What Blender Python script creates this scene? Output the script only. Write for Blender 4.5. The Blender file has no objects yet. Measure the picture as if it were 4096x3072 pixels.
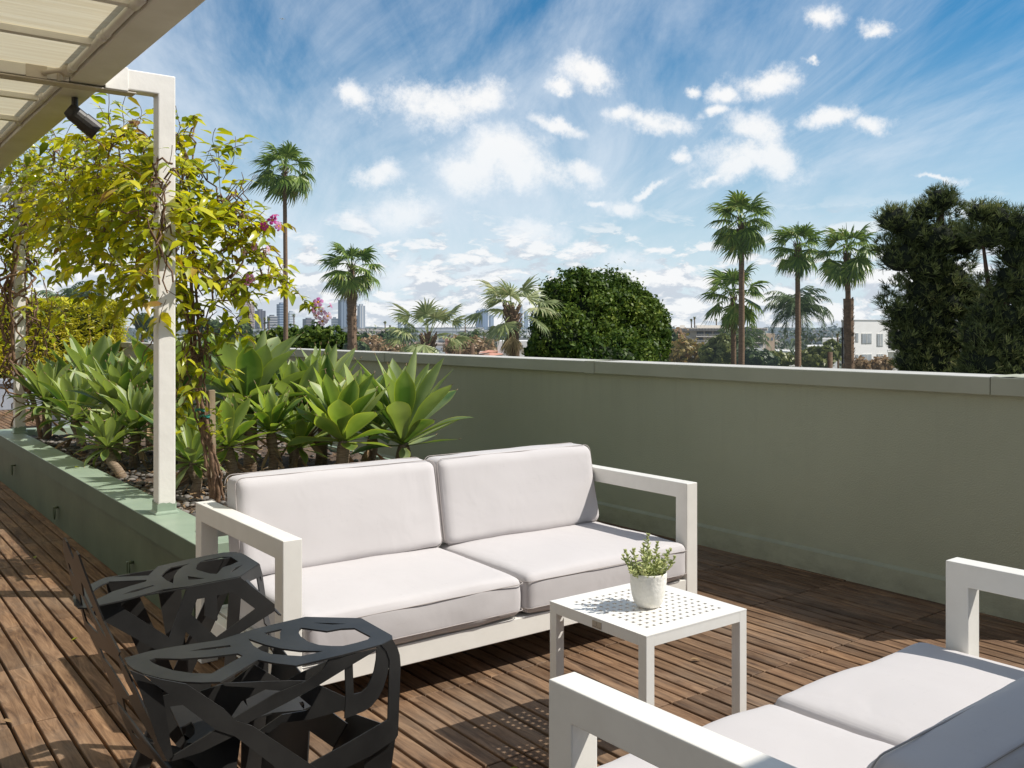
import bpy, bmesh, math, random
import numpy as np
from mathutils import Vector, Matrix, noise, geometry
random.seed(7); RNG = np.random.default_rng(7)
SC = bpy.context.scene; COL = SC.collection
PI = math.pi; R = math.radians
CAMZ = 1.35; F = 3750.0; YAW = R(36.73); CY, SY = math.cos(YAW), math.sin(YAW); HZ = 1320.0
SUN = Vector((0.70, -0.55, 1.0)).normalized()

# ---------------------------------------------------------------- survey helpers (photo measurements -> metres)
def W(px, py, d):
    l = (px-2048)/F*d
    return Vector((SY*d+CY*l, CY*d-SY*l, CAMZ-(py-HZ)/F*d))
def on_z(px, py, z): return W(px, py, F*(CAMZ-z)/(py-HZ))
def on_x(px, py, X): return W(px, py, X/(SY+CY*(px-2048)/F))
def on_y(px, py, Y): return W(px, py, Y/(CY-SY*(px-2048)/F))

# ---------------------------------------------------------------- object helpers
def tag(o, label=None, cat=None, group=None, kind=None):
    if label: o['label'] = label
    if cat: o['category'] = cat
    if group: o['group'] = group
    if kind: o['kind'] = kind
    return o
def thing(name, label, cat, loc=(0, 0, 0), group=None):
    o = bpy.data.objects.new(name, None); COL.objects.link(o); o.location = loc
    o.empty_display_size = .2
    return tag(o, label, cat, group)
def origin_of(p):
    v = Vector((0, 0, 0))
    while p is not None:
        v += Vector(p.location); p = p.parent
    return v

class MB:
    def __init__(s): s.v = []; s.f = []; s.n = 0; s.attr = None; s.av = []
    def add(s, V, Fc, a=None):
        s.v.extend([tuple(p) for p in V]); k = s.n
        s.f.extend([tuple(i+k for i in f) for f in Fc]); s.n += len(V)
        if a is not None: s.av.extend(a)
        return s
    def box(s, x0, x1, y0, y1, z0, z1):
        V = [(x0,y0,z0),(x1,y0,z0),(x1,y1,z0),(x0,y1,z0),(x0,y0,z1),(x1,y0,z1),(x1,y1,z1),(x0,y1,z1)]
        return s.add(V, [(0,3,2,1),(4,5,6,7),(0,1,5,4),(1,2,6,5),(2,3,7,6),(3,0,4,7)])
    def bar(s, a, b, w, h, up=(0,0,1)):
        a = Vector(a); b = Vector(b); t = (b-a).normalized(); u = Vector(up)
        if abs(t.dot(u)) > .98: u = Vector((1,0,0))
        r = t.cross(u).normalized(); u = r.cross(t)
        V = []
        for p in (a, b):
            for i, j in ((-1,-1),(1,-1),(1,1),(-1,1)): V.append(p+r*(w/2*i)+u*(h/2*j))
        return s.add(V, [(0,1,2,3),(7,6,5,4),(0,4,5,1),(1,5,6,2),(2,6,7,3),(3,7,4,0)])
    def tube(s, pts, rad, n=6, cap=True):
        pts = [Vector(p) for p in pts]; m = len(pts)
        if not hasattr(rad, '__len__'): rad = [rad]*m
        V = []; r0 = None
        for i, p in enumerate(pts):
            t = (pts[min(i+1, m-1)]-pts[max(i-1, 0)])
            t = t.normalized() if t.length > 1e-9 else Vector((0,0,1))
            if r0 is None:
                r0 = t.cross(Vector((0,0,1)))
                if r0.length < .05: r0 = t.cross(Vector((1,0,0)))
            r0 = (r0-t*r0.dot(t)).normalized(); u = t.cross(r0)
            for k in range(n):
                a = 2*PI*k/n; V.append(p+(r0*math.cos(a)+u*math.sin(a))*rad[i])
        Fc = [(i*n+k, i*n+(k+1) % n, (i+1)*n+(k+1) % n, (i+1)*n+k) for i in range(m-1) for k in range(n)]
        if cap: Fc += [tuple(range(n-1, -1, -1)), tuple((m-1)*n+k for k in range(n))]
        return s.add(V, Fc)
    def lathe(s, prof, c=(0,0,0), n=32, wob=None):
        V = []; m = len(prof)
        for r, z in prof:
            for k in range(n):
                a = 2*PI*k/n; rr = r*(1 if wob is None else wob(a, z))
                V.append((c[0]+rr*math.cos(a), c[1]+rr*math.sin(a), c[2]+z))
        Fc = [(i*n+k, i*n+(k+1) % n, (i+1)*n+(k+1) % n, (i+1)*n+k) for i in range(m-1) for k in range(n)]
        return s.add(V, Fc)
    def build(s, name, mat, parent=None, smooth=False, bevel=0, attr=None, auto=None):
        me = bpy.data.meshes.new(name)
        off = origin_of(parent) if parent is not None else Vector((0, 0, 0))
        V = np.array([tuple(p) for p in s.v], dtype=np.float64)-np.array(off) if s.n else np.zeros((0, 3))
        me.from_pydata(V.tolist(), [], s.f)
        if attr and len(s.av) == s.n:
            at = me.attributes.new(attr, 'FLOAT', 'POINT'); at.data.foreach_set('value', np.array(s.av, dtype=np.float32))
        if smooth: me.polygons.foreach_set('use_smooth', [True]*len(me.polygons))
        if mat is not None: me.materials.append(mat)
        me.update()
        o = bpy.data.objects.new(name, me); COL.objects.link(o)
        if parent is not None: o.parent = parent
        if bevel:
            b = o.modifiers.new('bevel', 'BEVEL'); b.width = bevel; b.segments = 2; b.limit_method = 'ANGLE'
        return o
def base_of(o, loc):
    """move a single-mesh thing's origin to its base"""
    loc = Vector(loc)
    o.data.transform(Matrix.Translation(-loc)); o.location = loc
    return o

def quads_mesh(name, P, mat, parent=None, ngon=4):
    """P: (N, ngon, 3) array of separate faces"""
    n = P.shape[0]; me = bpy.data.meshes.new(name)
    off = np.array(origin_of(parent)) if parent is not None else np.zeros(3)
    me.vertices.add(n*ngon); me.vertices.foreach_set('co', (P-off).reshape(-1).astype(np.float32))
    me.loops.add(n*ngon); me.loops.foreach_set('vertex_index', np.arange(n*ngon, dtype=np.int32))
    me.polygons.add(n)
    me.polygons.foreach_set('loop_start', np.arange(0, n*ngon, ngon, dtype=np.int32))
    me.materials.append(mat); me.update(calc_edges=True)
    o = bpy.data.objects.new(name, me); COL.objects.link(o)
    if parent is not None: o.parent = parent
    return o

# ---------------------------------------------------------------- materials
def nt(name):
    m = bpy.data.materials.new(name); m.use_nodes = True; n = m.node_tree; n.nodes.clear(); return m, n
def N(n, t, **k):
    o = n.nodes.new(t)
    for a, b in k.items():
        if a == 'inp':
            for i, v in b.items(): o.inputs[i].default_value = v
        else: setattr(o, a, b)
    return o
def L(n, a, b): n.links.new(a, b)
def c4(c): return (c[0], c[1], c[2], 1.0)
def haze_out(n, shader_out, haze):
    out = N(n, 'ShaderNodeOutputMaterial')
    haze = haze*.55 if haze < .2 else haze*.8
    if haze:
        e = N(n, 'ShaderNodeEmission'); e.inputs[0].default_value = (.50, .62, .76, 1); e.inputs[1].default_value = .75  # airlight put into the material as a bluish glow
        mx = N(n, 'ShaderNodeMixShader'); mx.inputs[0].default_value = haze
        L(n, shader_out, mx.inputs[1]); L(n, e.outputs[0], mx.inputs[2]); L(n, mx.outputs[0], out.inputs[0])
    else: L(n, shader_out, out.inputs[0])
def paint(name, c, c2=None, rough=.5, scale=6, bump=0.0, bscale=60, coord='Object', haze=0, spec=.5, detail=6, metal=0, stretch=None, lo=.35, hi=.65):
    m, n = nt(name)
    tc = N(n, 'ShaderNodeTexCoord'); src = tc.outputs[coord]
    if stretch:
        mp = N(n, 'ShaderNodeMapping'); mp.inputs['Scale'].default_value = stretch; L(n, src, mp.inputs[0]); src = mp.outputs[0]
    p = N(n, 'ShaderNodeBsdfPrincipled'); p.inputs['Roughness'].default_value = rough
    p.inputs['Metallic'].default_value = metal; p.inputs['Specular IOR Level'].default_value = spec
    nz = N(n, 'ShaderNodeTexNoise', inp={'Scale': scale, 'Detail': detail, 'Roughness': .6}); L(n, src, nz.inputs['Vector'])
    cr = N(n, 'ShaderNodeValToRGB'); L(n, nz.outputs[0], cr.inputs[0])
    cr.color_ramp.elements[0].position = lo; cr.color_ramp.elements[1].position = hi
    cr.color_ramp.elements[0].color = c4(c); cr.color_ramp.elements[1].color = c4(c2 or tuple(x*.9 for x in c))
    L(n, cr.outputs[0], p.inputs['Base Color'])
    if bump:
        nb = N(n, 'ShaderNodeTexNoise', inp={'Scale': bscale, 'Detail': 4.0}); L(n, src, nb.inputs['Vector'])
        bp = N(n, 'ShaderNodeBump', inp={'Strength': bump, 'Distance': .01}); L(n, nb.outputs[0], bp.inputs['Height']); L(n, bp.outputs[0], p.inputs['Normal'])
    haze_out(n, p.outputs[0], haze); return m
def leafmat(name, c1, c2, c3=None, trans=.35, rough=.45, haze=0, spec=.4, attr=None, edge=None, nscale=.6, tc=None):
    """foliage: colour varies per leaf island and in slow patches; part of the light passes through"""
    m, n = nt(name)
    g = N(n, 'ShaderNodeNewGeometry'); co = N(n, 'ShaderNodeTexCoord')
    nz = N(n, 'ShaderNodeTexNoise', inp={'Scale': nscale, 'Detail': 3.0}); L(n, co.outputs['Object'], nz.inputs['Vector'])
    add = N(n, 'ShaderNodeMath', operation='MULTIPLY_ADD', inp={1: .6}); L(n, g.outputs['Random Per Island'], add.inputs[0])
    ms = N(n, 'ShaderNodeMath', operation='MULTIPLY_ADD', inp={1: 1.2, 2: -.4}); L(n, nz.outputs[0], ms.inputs[0]); L(n, ms.outputs[0], add.inputs[2])
    cr = N(n, 'ShaderNodeValToRGB'); L(n, add.outputs[0], cr.inputs[0])
    e = cr.color_ramp.elements; e[0].position = .2; e[0].color = c4(c1); e[1].position = .75; e[1].color = c4(c2)
    if c3: x = cr.color_ramp.elements.new(.93); x.color = c4(c3)
    colr = cr.outputs[0]
    if attr:
        at = N(n, 'ShaderNodeAttribute', attribute_name=attr)
        mx = N(n, 'ShaderNodeMixRGB', inp={2: c4(edge)}); L(n, at.outputs['Fac'], mx.inputs[0]); L(n, colr, mx.inputs[1]); colr = mx.outputs[0]
    p = N(n, 'ShaderNodeBsdfPrincipled', inp={'Roughness': rough, 'Specular IOR Level': spec}); L(n, colr, p.inputs['Base Color'])
    t = N(n, 'ShaderNodeBsdfTranslucent')
    if tc:
        mt = N(n, 'ShaderNodeMixRGB', blend_type='MULTIPLY', inp={0: 1.0, 2: c4(tc)}); L(n, colr, mt.inputs[1]); L(n, mt.outputs[0], t.inputs[0])
    else: L(n, colr, t.inputs[0])
    mx = N(n, 'ShaderNodeMixShader', inp={0: trans}); L(n, p.outputs[0], mx.inputs[1]); L(n, t.outputs[0], mx.inputs[2])
    haze_out(n, mx.outputs[0], haze); return m
def fabric(name, c, dark=None):
    m, n = nt(name)
    tc = N(n, 'ShaderNodeTexCoord')
    p = N(n, 'ShaderNodeBsdfPrincipled', inp={'Roughness': .95, 'Specular IOR Level': .15, 'Sheen Weight': .15})
    heights = []
    for ax, sc in ((0, (1, 0, 0)), (1, (0, 1, 0)), (2, (0, 0, 1))):
        pass
    # weave: three crossed sine fields so every face shows threads
    sep = N(n, 'ShaderNodeSeparateXYZ'); L(n, tc.outputs['Object'], sep.inputs[0])
    def sn(sock, k):
        a = N(n, 'ShaderNodeMath', operation='MULTIPLY', inp={1: k}); L(n, sock, a.inputs[0])
        b = N(n, 'ShaderNodeMath', operation='SINE'); L(n, a.outputs[0], b.inputs[0]); return b.outputs[0]
    a = sn(sep.outputs[0], 1500); b = sn(sep.outputs[1], 1500); d = sn(sep.outputs[2], 1500)
    s1 = N(n, 'ShaderNodeMath', operation='MULTIPLY'); L(n, a, s1.inputs[0]); L(n, b, s1.inputs[1])
    s2 = N(n, 'ShaderNodeMath', operation='ADD'); L(n, s1.outputs[0], s2.inputs[0]); L(n, d, s2.inputs[1])
    # slubs: stretched noise in two directions, slow stains
    n1 = N(n, 'ShaderNodeMapping'); n1.inputs['Scale'].default_value = (8, 220, 220); L(n, tc.outputs['Object'], n1.inputs[0])
    z1 = N(n, 'ShaderNodeTexNoise', inp={'Scale': 1.0, 'Detail': 3.0}); L(n, n1.outputs[0], z1.inputs['Vector'])
    n2 = N(n, 'ShaderNodeMapping'); n2.inputs['Scale'].default_value = (220, 9, 9); L(n, tc.outputs['Object'], n2.inputs[0])
    z2 = N(n, 'ShaderNodeTexNoise', inp={'Scale': 1.0, 'Detail': 3.0}); L(n, n2.outputs[0], z2.inputs['Vector'])
    st = N(n, 'ShaderNodeTexNoise', inp={'Scale': 2.6, 'Detail': 5.0, 'Roughness': .62}); L(n, tc.outputs['Object'], st.inputs['Vector'])
    ad = N(n, 'ShaderNodeMath', operation='ADD'); L(n, z1.outputs[0], ad.inputs[0]); L(n, z2.outputs[0], ad.inputs[1])
    a2 = N(n, 'ShaderNodeMath', operation='MULTIPLY_ADD', inp={1: .45}); L(n, st.outputs[0], a2.inputs[0]); L(n, ad.outputs[0], a2.inputs[2])
    cr = N(n, 'ShaderNodeValToRGB'); L(n, a2.outputs[0], cr.inputs[0])
    cr.color_ramp.elements[0].position = .85; cr.color_ramp.elements[1].position = 1.6
    dk = dark or tuple(x*.93 for x in c)
    cr.color_ramp.elements[0].color = c4(dk); cr.color_ramp.elements[1].color = c4(c)
    L(n, cr.outputs[0], p.inputs['Base Color'])
    wr = N(n, 'ShaderNodeTexNoise', inp={'Scale': 3.6, 'Detail': 3.0, 'Distortion': .6}); L(n, tc.outputs['Object'], wr.inputs['Vector'])
    b1 = N(n, 'ShaderNodeBump', inp={'Strength': .12, 'Distance': .0004}); L(n, s2.outputs[0], b1.inputs['Height'])
    b2 = N(n, 'ShaderNodeBump', inp={'Strength': .45, 'Distance': .014}); L(n, wr.outputs[0], b2.inputs['Height']); L(n, b1.outputs[0], b2.inputs['Normal'])
    L(n, b2.outputs[0], p.inputs['Normal'])
    haze_out(n, p.outputs[0], 0); return m
def deckmat():
    m, n = nt('weathered_hardwood')
    tc = N(n, 'ShaderNodeTexCoord'); g = N(n, 'ShaderNodeNewGeometry')
    mp = N(n, 'ShaderNodeMapping'); mp.inputs['Scale'].default_value = (16, 1.6, 16); L(n, tc.outputs['Object'], mp.inputs[0])
    off = N(n, 'ShaderNodeVectorMath', operation='ADD'); L(n, mp.outputs[0], off.inputs[0])
    cb = N(n, 'ShaderNodeCombineXYZ'); mu = N(n, 'ShaderNodeMath', operation='MULTIPLY', inp={1: 60.0}); L(n, g.outputs['Random Per Island'], mu.inputs[0])
    L(n, mu.outputs[0], cb.inputs[0]); L(n, mu.outputs[0], cb.inputs[1]); L(n, cb.outputs[0], off.inputs[1])
    z = N(n, 'ShaderNodeTexNoise', inp={'Scale': 2.2, 'Detail': 9.0, 'Roughness': .68, 'Distortion': 1.1}); L(n, off.outputs[0], z.inputs['Vector'])
    cr = N(n, 'ShaderNodeValToRGB'); L(n, z.outputs[0], cr.inputs[0])
    e = cr.color_ramp.elements; e[0].position = .33; e[0].color = (.068, .038, .022, 1); e[1].position = .72; e[1].color = (.34, .222, .132, 1)
    x = e.new(.5); x.color = (.185, .112, .064, 1)
    # tint per board
    cr2 = N(n, 'ShaderNodeValToRGB'); L(n, g.outputs['Random Per Island'], cr2.inputs[0])
    f = cr2.color_ramp.elements; f[0].color = (.62, .58, .55, 1); f[1].color = (1.18, 1.1, 1.0, 1); q = f.new(.4); q.color = (.9, .86, .8, 1); q = f.new(.7); q.color = (1.0, .97, .97, 1)
    mx = N(n, 'ShaderNodeMixRGB', blend_type='MULTIPLY', inp={0: 1.0}); L(n, cr.outputs[0], mx.inputs[1]); L(n, cr2.outputs[0], mx.inputs[2])
    # grey weathering / dust patches
    z3 = N(n, 'ShaderNodeTexNoise', inp={'Scale': 1.7, 'Detail': 6.0, 'Roughness': .65}); L(n, tc.outputs['Object'], z3.inputs['Vector'])
    r3 = N(n, 'ShaderNodeMapRange', inp={1: .45, 2: .75, 3: 0.0, 4: .5}); L(n, z3.outputs[0], r3.inputs[0])
    m3 = N(n, 'ShaderNodeMixRGB', inp={2: (.27, .215, .16, 1)}); L(n, r3.outputs[0], m3.inputs[0]); L(n, mx.outputs[0], m3.inputs[1])
    p = N(n, 'ShaderNodeBsdfPrincipled', inp={'Roughness': .72, 'Specular IOR Level': .3}); L(n, m3.outputs[0], p.inputs['Base Color'])
    bp = N(n, 'ShaderNodeBump', inp={'Strength': .5, 'Distance': .003}); L(n, z.outputs[0], bp.inputs['Height']); L(n, bp.outputs[0], p.inputs['Normal'])
    haze_out(n, p.outputs[0], 0); return m
def bark(name, c1, c2, vs=(3, 3, 14), haze=0, bump=.6):
    return paint(name, c1, c2, rough=.9, scale=3.0, bump=bump, bscale=5, stretch=vs, haze=haze, spec=.2)

M = {}
M['plainwall'] = paint('sage_stucco', (.44, .415, .285), (.375, .35, .235), rough=.85, scale=1.3, bump=.35, bscale=140, spec=.2, lo=.3, hi=.75)
def wallmat():
    m, n = nt('weathered_sage_stucco'); tc = N(n, 'ShaderNodeTexCoord'); O = tc.outputs['Object']
    def nz(sc, s, d, r=.6):
        mp = N(n, 'ShaderNodeMapping', inp={'Scale': sc}); L(n, O, mp.inputs[0]); z = N(n, 'ShaderNodeTexNoise', inp={'Scale': s, 'Detail': d, 'Roughness': r}); L(n, mp.outputs[0], z.inputs['Vector']); return z.outputs[0]
    def rng(v, a, b, c, d):
        o = N(n, 'ShaderNodeMapRange', inp={1: a, 2: b, 3: c, 4: d}); L(n, v, o.inputs[0]); return o.outputs[0]
    def mixc(f, a, b):
        o = N(n, 'ShaderNodeMixRGB'); L(n, f, o.inputs[0])
        for i, x in ((1, a), (2, b)):
            if isinstance(x, tuple): o.inputs[i].default_value = x
            else: L(n, x, o.inputs[i])
        return o.outputs[0]
    c = mixc(rng(nz((1, 1, 1), .9, 6), .35, .7, 0, 1), (.475, .485, .355, 1), (.43, .44, .32, 1))
    sep = N(n, 'ShaderNodeSeparateXYZ'); L(n, O, sep.inputs[0])
    top = rng(sep.outputs[2], .35, 1.02, 0, 1)
    st = rng(nz((4, 4, .22), 3.2, 5, .7), .50, .72, 0, .55)
    k = N(n, 'ShaderNodeMath', operation='MULTIPLY'); L(n, top, k.inputs[0]); L(n, st, k.inputs[1]); c = mixc(k.outputs[0], c, (.40, .40, .295, 1))
    lo = rng(sep.outputs[2], .22, .0, 0, 1); lo2 = rng(nz((1, 1, 2), 5, 6, .7), .42, .7, 0, .6)
    k = N(n, 'ShaderNodeMath', operation='MULTIPLY'); L(n, lo, k.inputs[0]); L(n, lo2, k.inputs[1]); c = mixc(k.outputs[0], c, (.22, .20, .15, 1))
    p = N(n, 'ShaderNodeBsdfPrincipled', inp={'Roughness': .85, 'Specular IOR Level': .2}); L(n, c, p.inputs['Base Color'])
    v = N(n, 'ShaderNodeTexNoise', inp={'Scale': 130.0, 'Detail': 4.0}); L(n, O, v.inputs['Vector'])
    b = N(n, 'ShaderNodeBump', inp={'Strength': .4, 'Distance': .01}); L(n, v.outputs[0], b.inputs['Height'])
    w = N(n, 'ShaderNodeTexNoise', inp={'Scale': 2.0, 'Detail': 2.0}); L(n, O, w.inputs['Vector'])
    b2 = N(n, 'ShaderNodeBump', inp={'Strength': .5, 'Distance': .03}); L(n, w.outputs[0], b2.inputs['Height']); L(n, b.outputs[0], b2.inputs['Normal']); L(n, b2.outputs[0], p.inputs['Normal'])
    haze_out(n, p.outputs[0], 0); return m
M['cap'] = paint('sage_wall_cap', (.45, .455, .345), (.40, .405, .30), rough=.6, scale=2.5, bump=.05, bscale=30)
M['captop'] = paint('pale_cap_top', (.62, .60, .55), (.5, .49, .44), rough=.6, scale=5)  # cap top coloured paler than its sides
M['planter'] = paint('green_planter_paint', (.115, .15, .085), (.075, .10, .055), rough=.5, scale=2.2, bump=.15, bscale=14, lo=.3, hi=.7)
M['ledge'] = paint('pale_green_ledge', (.33, .41, .31), (.28, .36, .27), rough=.42, scale=5, bump=.05, bscale=40)
M['white'] = paint('white_powder_coat', (.86, .84, .78), (.81, .79, .73), rough=.38, scale=9, bump=.03, bscale=220)
M['tablewhite'] = paint('white_table_paint', (.87, .86, .82), (.83, .81, .76), rough=.35, scale=9)
M['beam'] = paint('cream_beam_paint', (.90, .87, .80), (.80, .77, .69), rough=.55, scale=3.5, bump=.12, bscale=45)
M['beamdark'] = paint('dusty_cream_paint', (.70, .63, .52), (.55, .49, .40), rough=.6, scale=5, bump=.12, bscale=45)
M['post'] = paint('white_post_paint', (.86, .83, .77), (.76, .73, .67), rough=.5, scale=6, bump=.2, bscale=16, lo=.4, hi=.85)
M['steel'] = paint('blackened_steel', (.030, .029, .027), (.013, .0125, .012), rough=.42, scale=5, bump=.05, bscale=22, metal=0, spec=.4, detail=10, stretch=(1, 1, 1))
M['fabric'] = fabric('pale_grey_cushion_fabric', (.575, .550, .548))
M['piping'] = paint('cushion_piping', (.47, .43, .41), rough=.95, spec=.1)
M['deck'] = deckmat()
M['under'] = paint('dark_deck_void', (.03, .022, .016), rough=.95)
M['pot'] = paint('white_textured_pot', (.86, .84, .78), (.80, .78, .71), rough=.75, scale=40, bump=.28, bscale=110)
M['potsoil'] = paint('potting_soil', (.05, .035, .025), rough=1)
M['agave'] = leafmat('agave_leaf', (.08, .15, .045), (.37, .43, .22), trans=.26, rough=.42, spec=.4, attr='edge', edge=(.50, .55, .10), nscale=3, tc=(1.3, 1.5, .45))
M['agave2'] = leafmat('young_agave_leaf', (.12, .20, .045), (.42, .49, .19), trans=.36, rough=.4, spec=.45, attr='edge', edge=(.62, .62, .12), nscale=3, tc=(1.3, 1.5, .45))
M['deadleaf'] = paint('dry_agave_leaf', (.42, .30, .18), (.25, .16, .09), rough=.9, scale=20)
M['agavestem'] = paint('agave_stem', (.36, .28, .20), (.16, .11, .075), rough=.95, scale=5, bump=.8, bscale=10, stretch=(4, 4, 30))
M['soil'] = paint('planter_soil', (.16, .11, .075), (.055, .04, .03), rough=1, scale=12, bump=1, bscale=50)
M['pebble'] = leafmat('grey_pebble', (.09, .085, .08), (.24, .22, .20), (.30, .24, .19), trans=0.0, rough=.8)
M['mulch'] = leafmat('dry_litter', (.14, .08, .04), (.36, .24, .13), (.45, .34, .2), trans=.1, rough=.9)
M['vine'] = leafmat('vine_leaf', (.27, .35, .015), (.72, .68, .035), (.34, .16, .04), trans=.42, rough=.27, spec=.6, nscale=1.6, tc=(1.35, 1.3, .5))
M['vine_dark'] = leafmat('darker_vine_leaf', (.13, .18, .02), (.38, .40, .04), (.26, .12, .04), trans=.4, rough=.35, spec=.5, nscale=1.6, tc=(1.3, 1.3, .6))  # deeper leaf tone, mixed in at random
M['twig'] = paint('vine_stem', (.26, .16, .095), (.12, .07, .045), rough=.9, scale=14, bump=.6, bscale=40)
M['woodstake'] = paint('weathered_stake', (.42, .33, .22), (.26, .19, .12), rough=.9, scale=3, stretch=(14, 14, 1))
M['petal'] = leafmat('pink_petal', (.62, .16, .48), (.80, .38, .66), trans=.4, rough=.6)
M['petalpale'] = leafmat('pale_pink_petal', (.78, .45, .66), (.86, .68, .78), trans=.4, rough=.6)
M['petaldeep'] = leafmat('magenta_petal', (.60, .03, .30), (.72, .10, .46), trans=.4, rough=.6)
M['throat'] = paint('yellow_throat', (.85, .42, .05), rough=.6)
M['bud'] = paint('flower_tube', (.55, .30, .16), (.62, .38, .3), rough=.6)
M['tie'] = paint('green_plant_tie', (.02, .22, .17), rough=.5)
M['black'] = paint('black_fixture_paint', (.03, .028, .026), (.06, .055, .05), rough=.45, scale=12)
M['bamboo'] = leafmat('bamboo_leaf', (.30, .32, .015), (.66, .62, .04), (.72, .60, .12), trans=.42, rough=.4, nscale=1.2, tc=(1.35, 1.25, .5))
M['cane'] = paint('bamboo_cane', (.55, .33, .10), (.33, .24, .07), rough=.6, scale=4)
M['greybox'] = paint('pale_grey_metal_box', (.42, .46, .53), (.34, .38, .44), rough=.5, scale=3)
M['whitestone'] = paint('white_bench_slab', (.78, .77, .73), rough=.5)
M['palm'] = leafmat('fan_palm_frond', (.07, .14, .02), (.26, .36, .06), (.42, .36, .12), trans=.3, rough=.38, spec=.5, nscale=.5, haze=.03)
M['palmpale'] = leafmat('pale_fan_palm_frond', (.20, .26, .09), (.40, .44, .20), (.55, .50, .26), trans=.3, rough=.38, spec=.5, nscale=.5, haze=.03)
M['palmdead'] = leafmat('dry_palm_frond', (.26, .19, .09), (.42, .32, .17), trans=.2, rough=.7, haze=.02)
M['feather'] = leafmat('feather_palm_leaflet', (.06, .10, .04), (.16, .22, .09), (.32, .33, .15), trans=.25, rough=.4, haze=.05)
M['palmbark'] = bark('palm_bark', (.30, .20, .13), (.13, .085, .055), vs=(2, 2, 22), haze=.03)
M['palmbarkdark'] = bark('dark_palm_bark', (.22, .15, .10), (.09, .06, .045), vs=(2, 2, 18))
M['ficus'] = leafmat('ficus_leaf', (.03, .07, .010), (.13, .20, .028), (.27, .33, .055), trans=.28, rough=.5, spec=.2, nscale=.5)
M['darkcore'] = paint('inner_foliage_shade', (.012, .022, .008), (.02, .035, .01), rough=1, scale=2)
M['pine'] = leafmat('pine_needle', (.05, .075, .028), (.21, .25, .09), (.42, .40, .17), trans=.3, rough=.5, nscale=.5)
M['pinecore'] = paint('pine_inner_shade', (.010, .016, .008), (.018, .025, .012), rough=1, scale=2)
M['pinebark'] = bark('pine_bark', (.17, .10, .07), (.07, .045, .035), vs=(4, 4, 2))
M['street'] = leafmat('street_tree_leaf', (.035, .070, .018), (.11, .16, .035), trans=.2, haze=.08, nscale=.15)
M['autumn'] = leafmat('autumn_leaf', (.17, .16, .035), (.34, .24, .07), (.42, .21, .08), trans=.3, haze=.06, nscale=.4)
M['olive'] = leafmat('olive_green_leaf', (.10, .13, .03), (.24, .26, .07), trans=.3, haze=.06, nscale=.4)
M['rust'] = leafmat('rust_leaf', (.27, .17, .09), (.44, .31, .17), trans=.3, haze=.05, nscale=.4)

M['wall'] = wallmat()
# ---------------------------------------------------------------- camera, sun, sky
cam = bpy.data.cameras.new('camera'); co = bpy.data.objects.new('camera', cam); COL.objects.link(co)
cam.sensor_width = 36; cam.lens = F/4096*36; cam.shift_y = -(1536-HZ)/4096; cam.clip_start = .05; cam.clip_end = 40000
co.location = (0, 0, CAMZ); co.rotation_euler = (R(90), 0, -YAW); SC.camera = co
sl = bpy.data.lights.new('sun', 'SUN'); sl.energy = 5.0; sl.angle = R(.53); sl.color = (1, .95, .875)
so = bpy.data.objects.new('sun', sl); COL.objects.link(so); so.rotation_euler = (-SUN).to_track_quat('-Z', 'Y').to_euler(); so.location = (10, -8, 15)
SC.view_settings.view_transform = 'Standard'; SC.view_settings.look = 'None'; SC.view_settings.exposure = 0; SC.view_settings.gamma = 1
SC.render.engine = 'CYCLES'
try:
    SC.cycles.use_denoising = True; SC.cycles.max_bounces = 8; SC.cycles.transparent_max_bounces = 8
except Exception: pass

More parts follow.
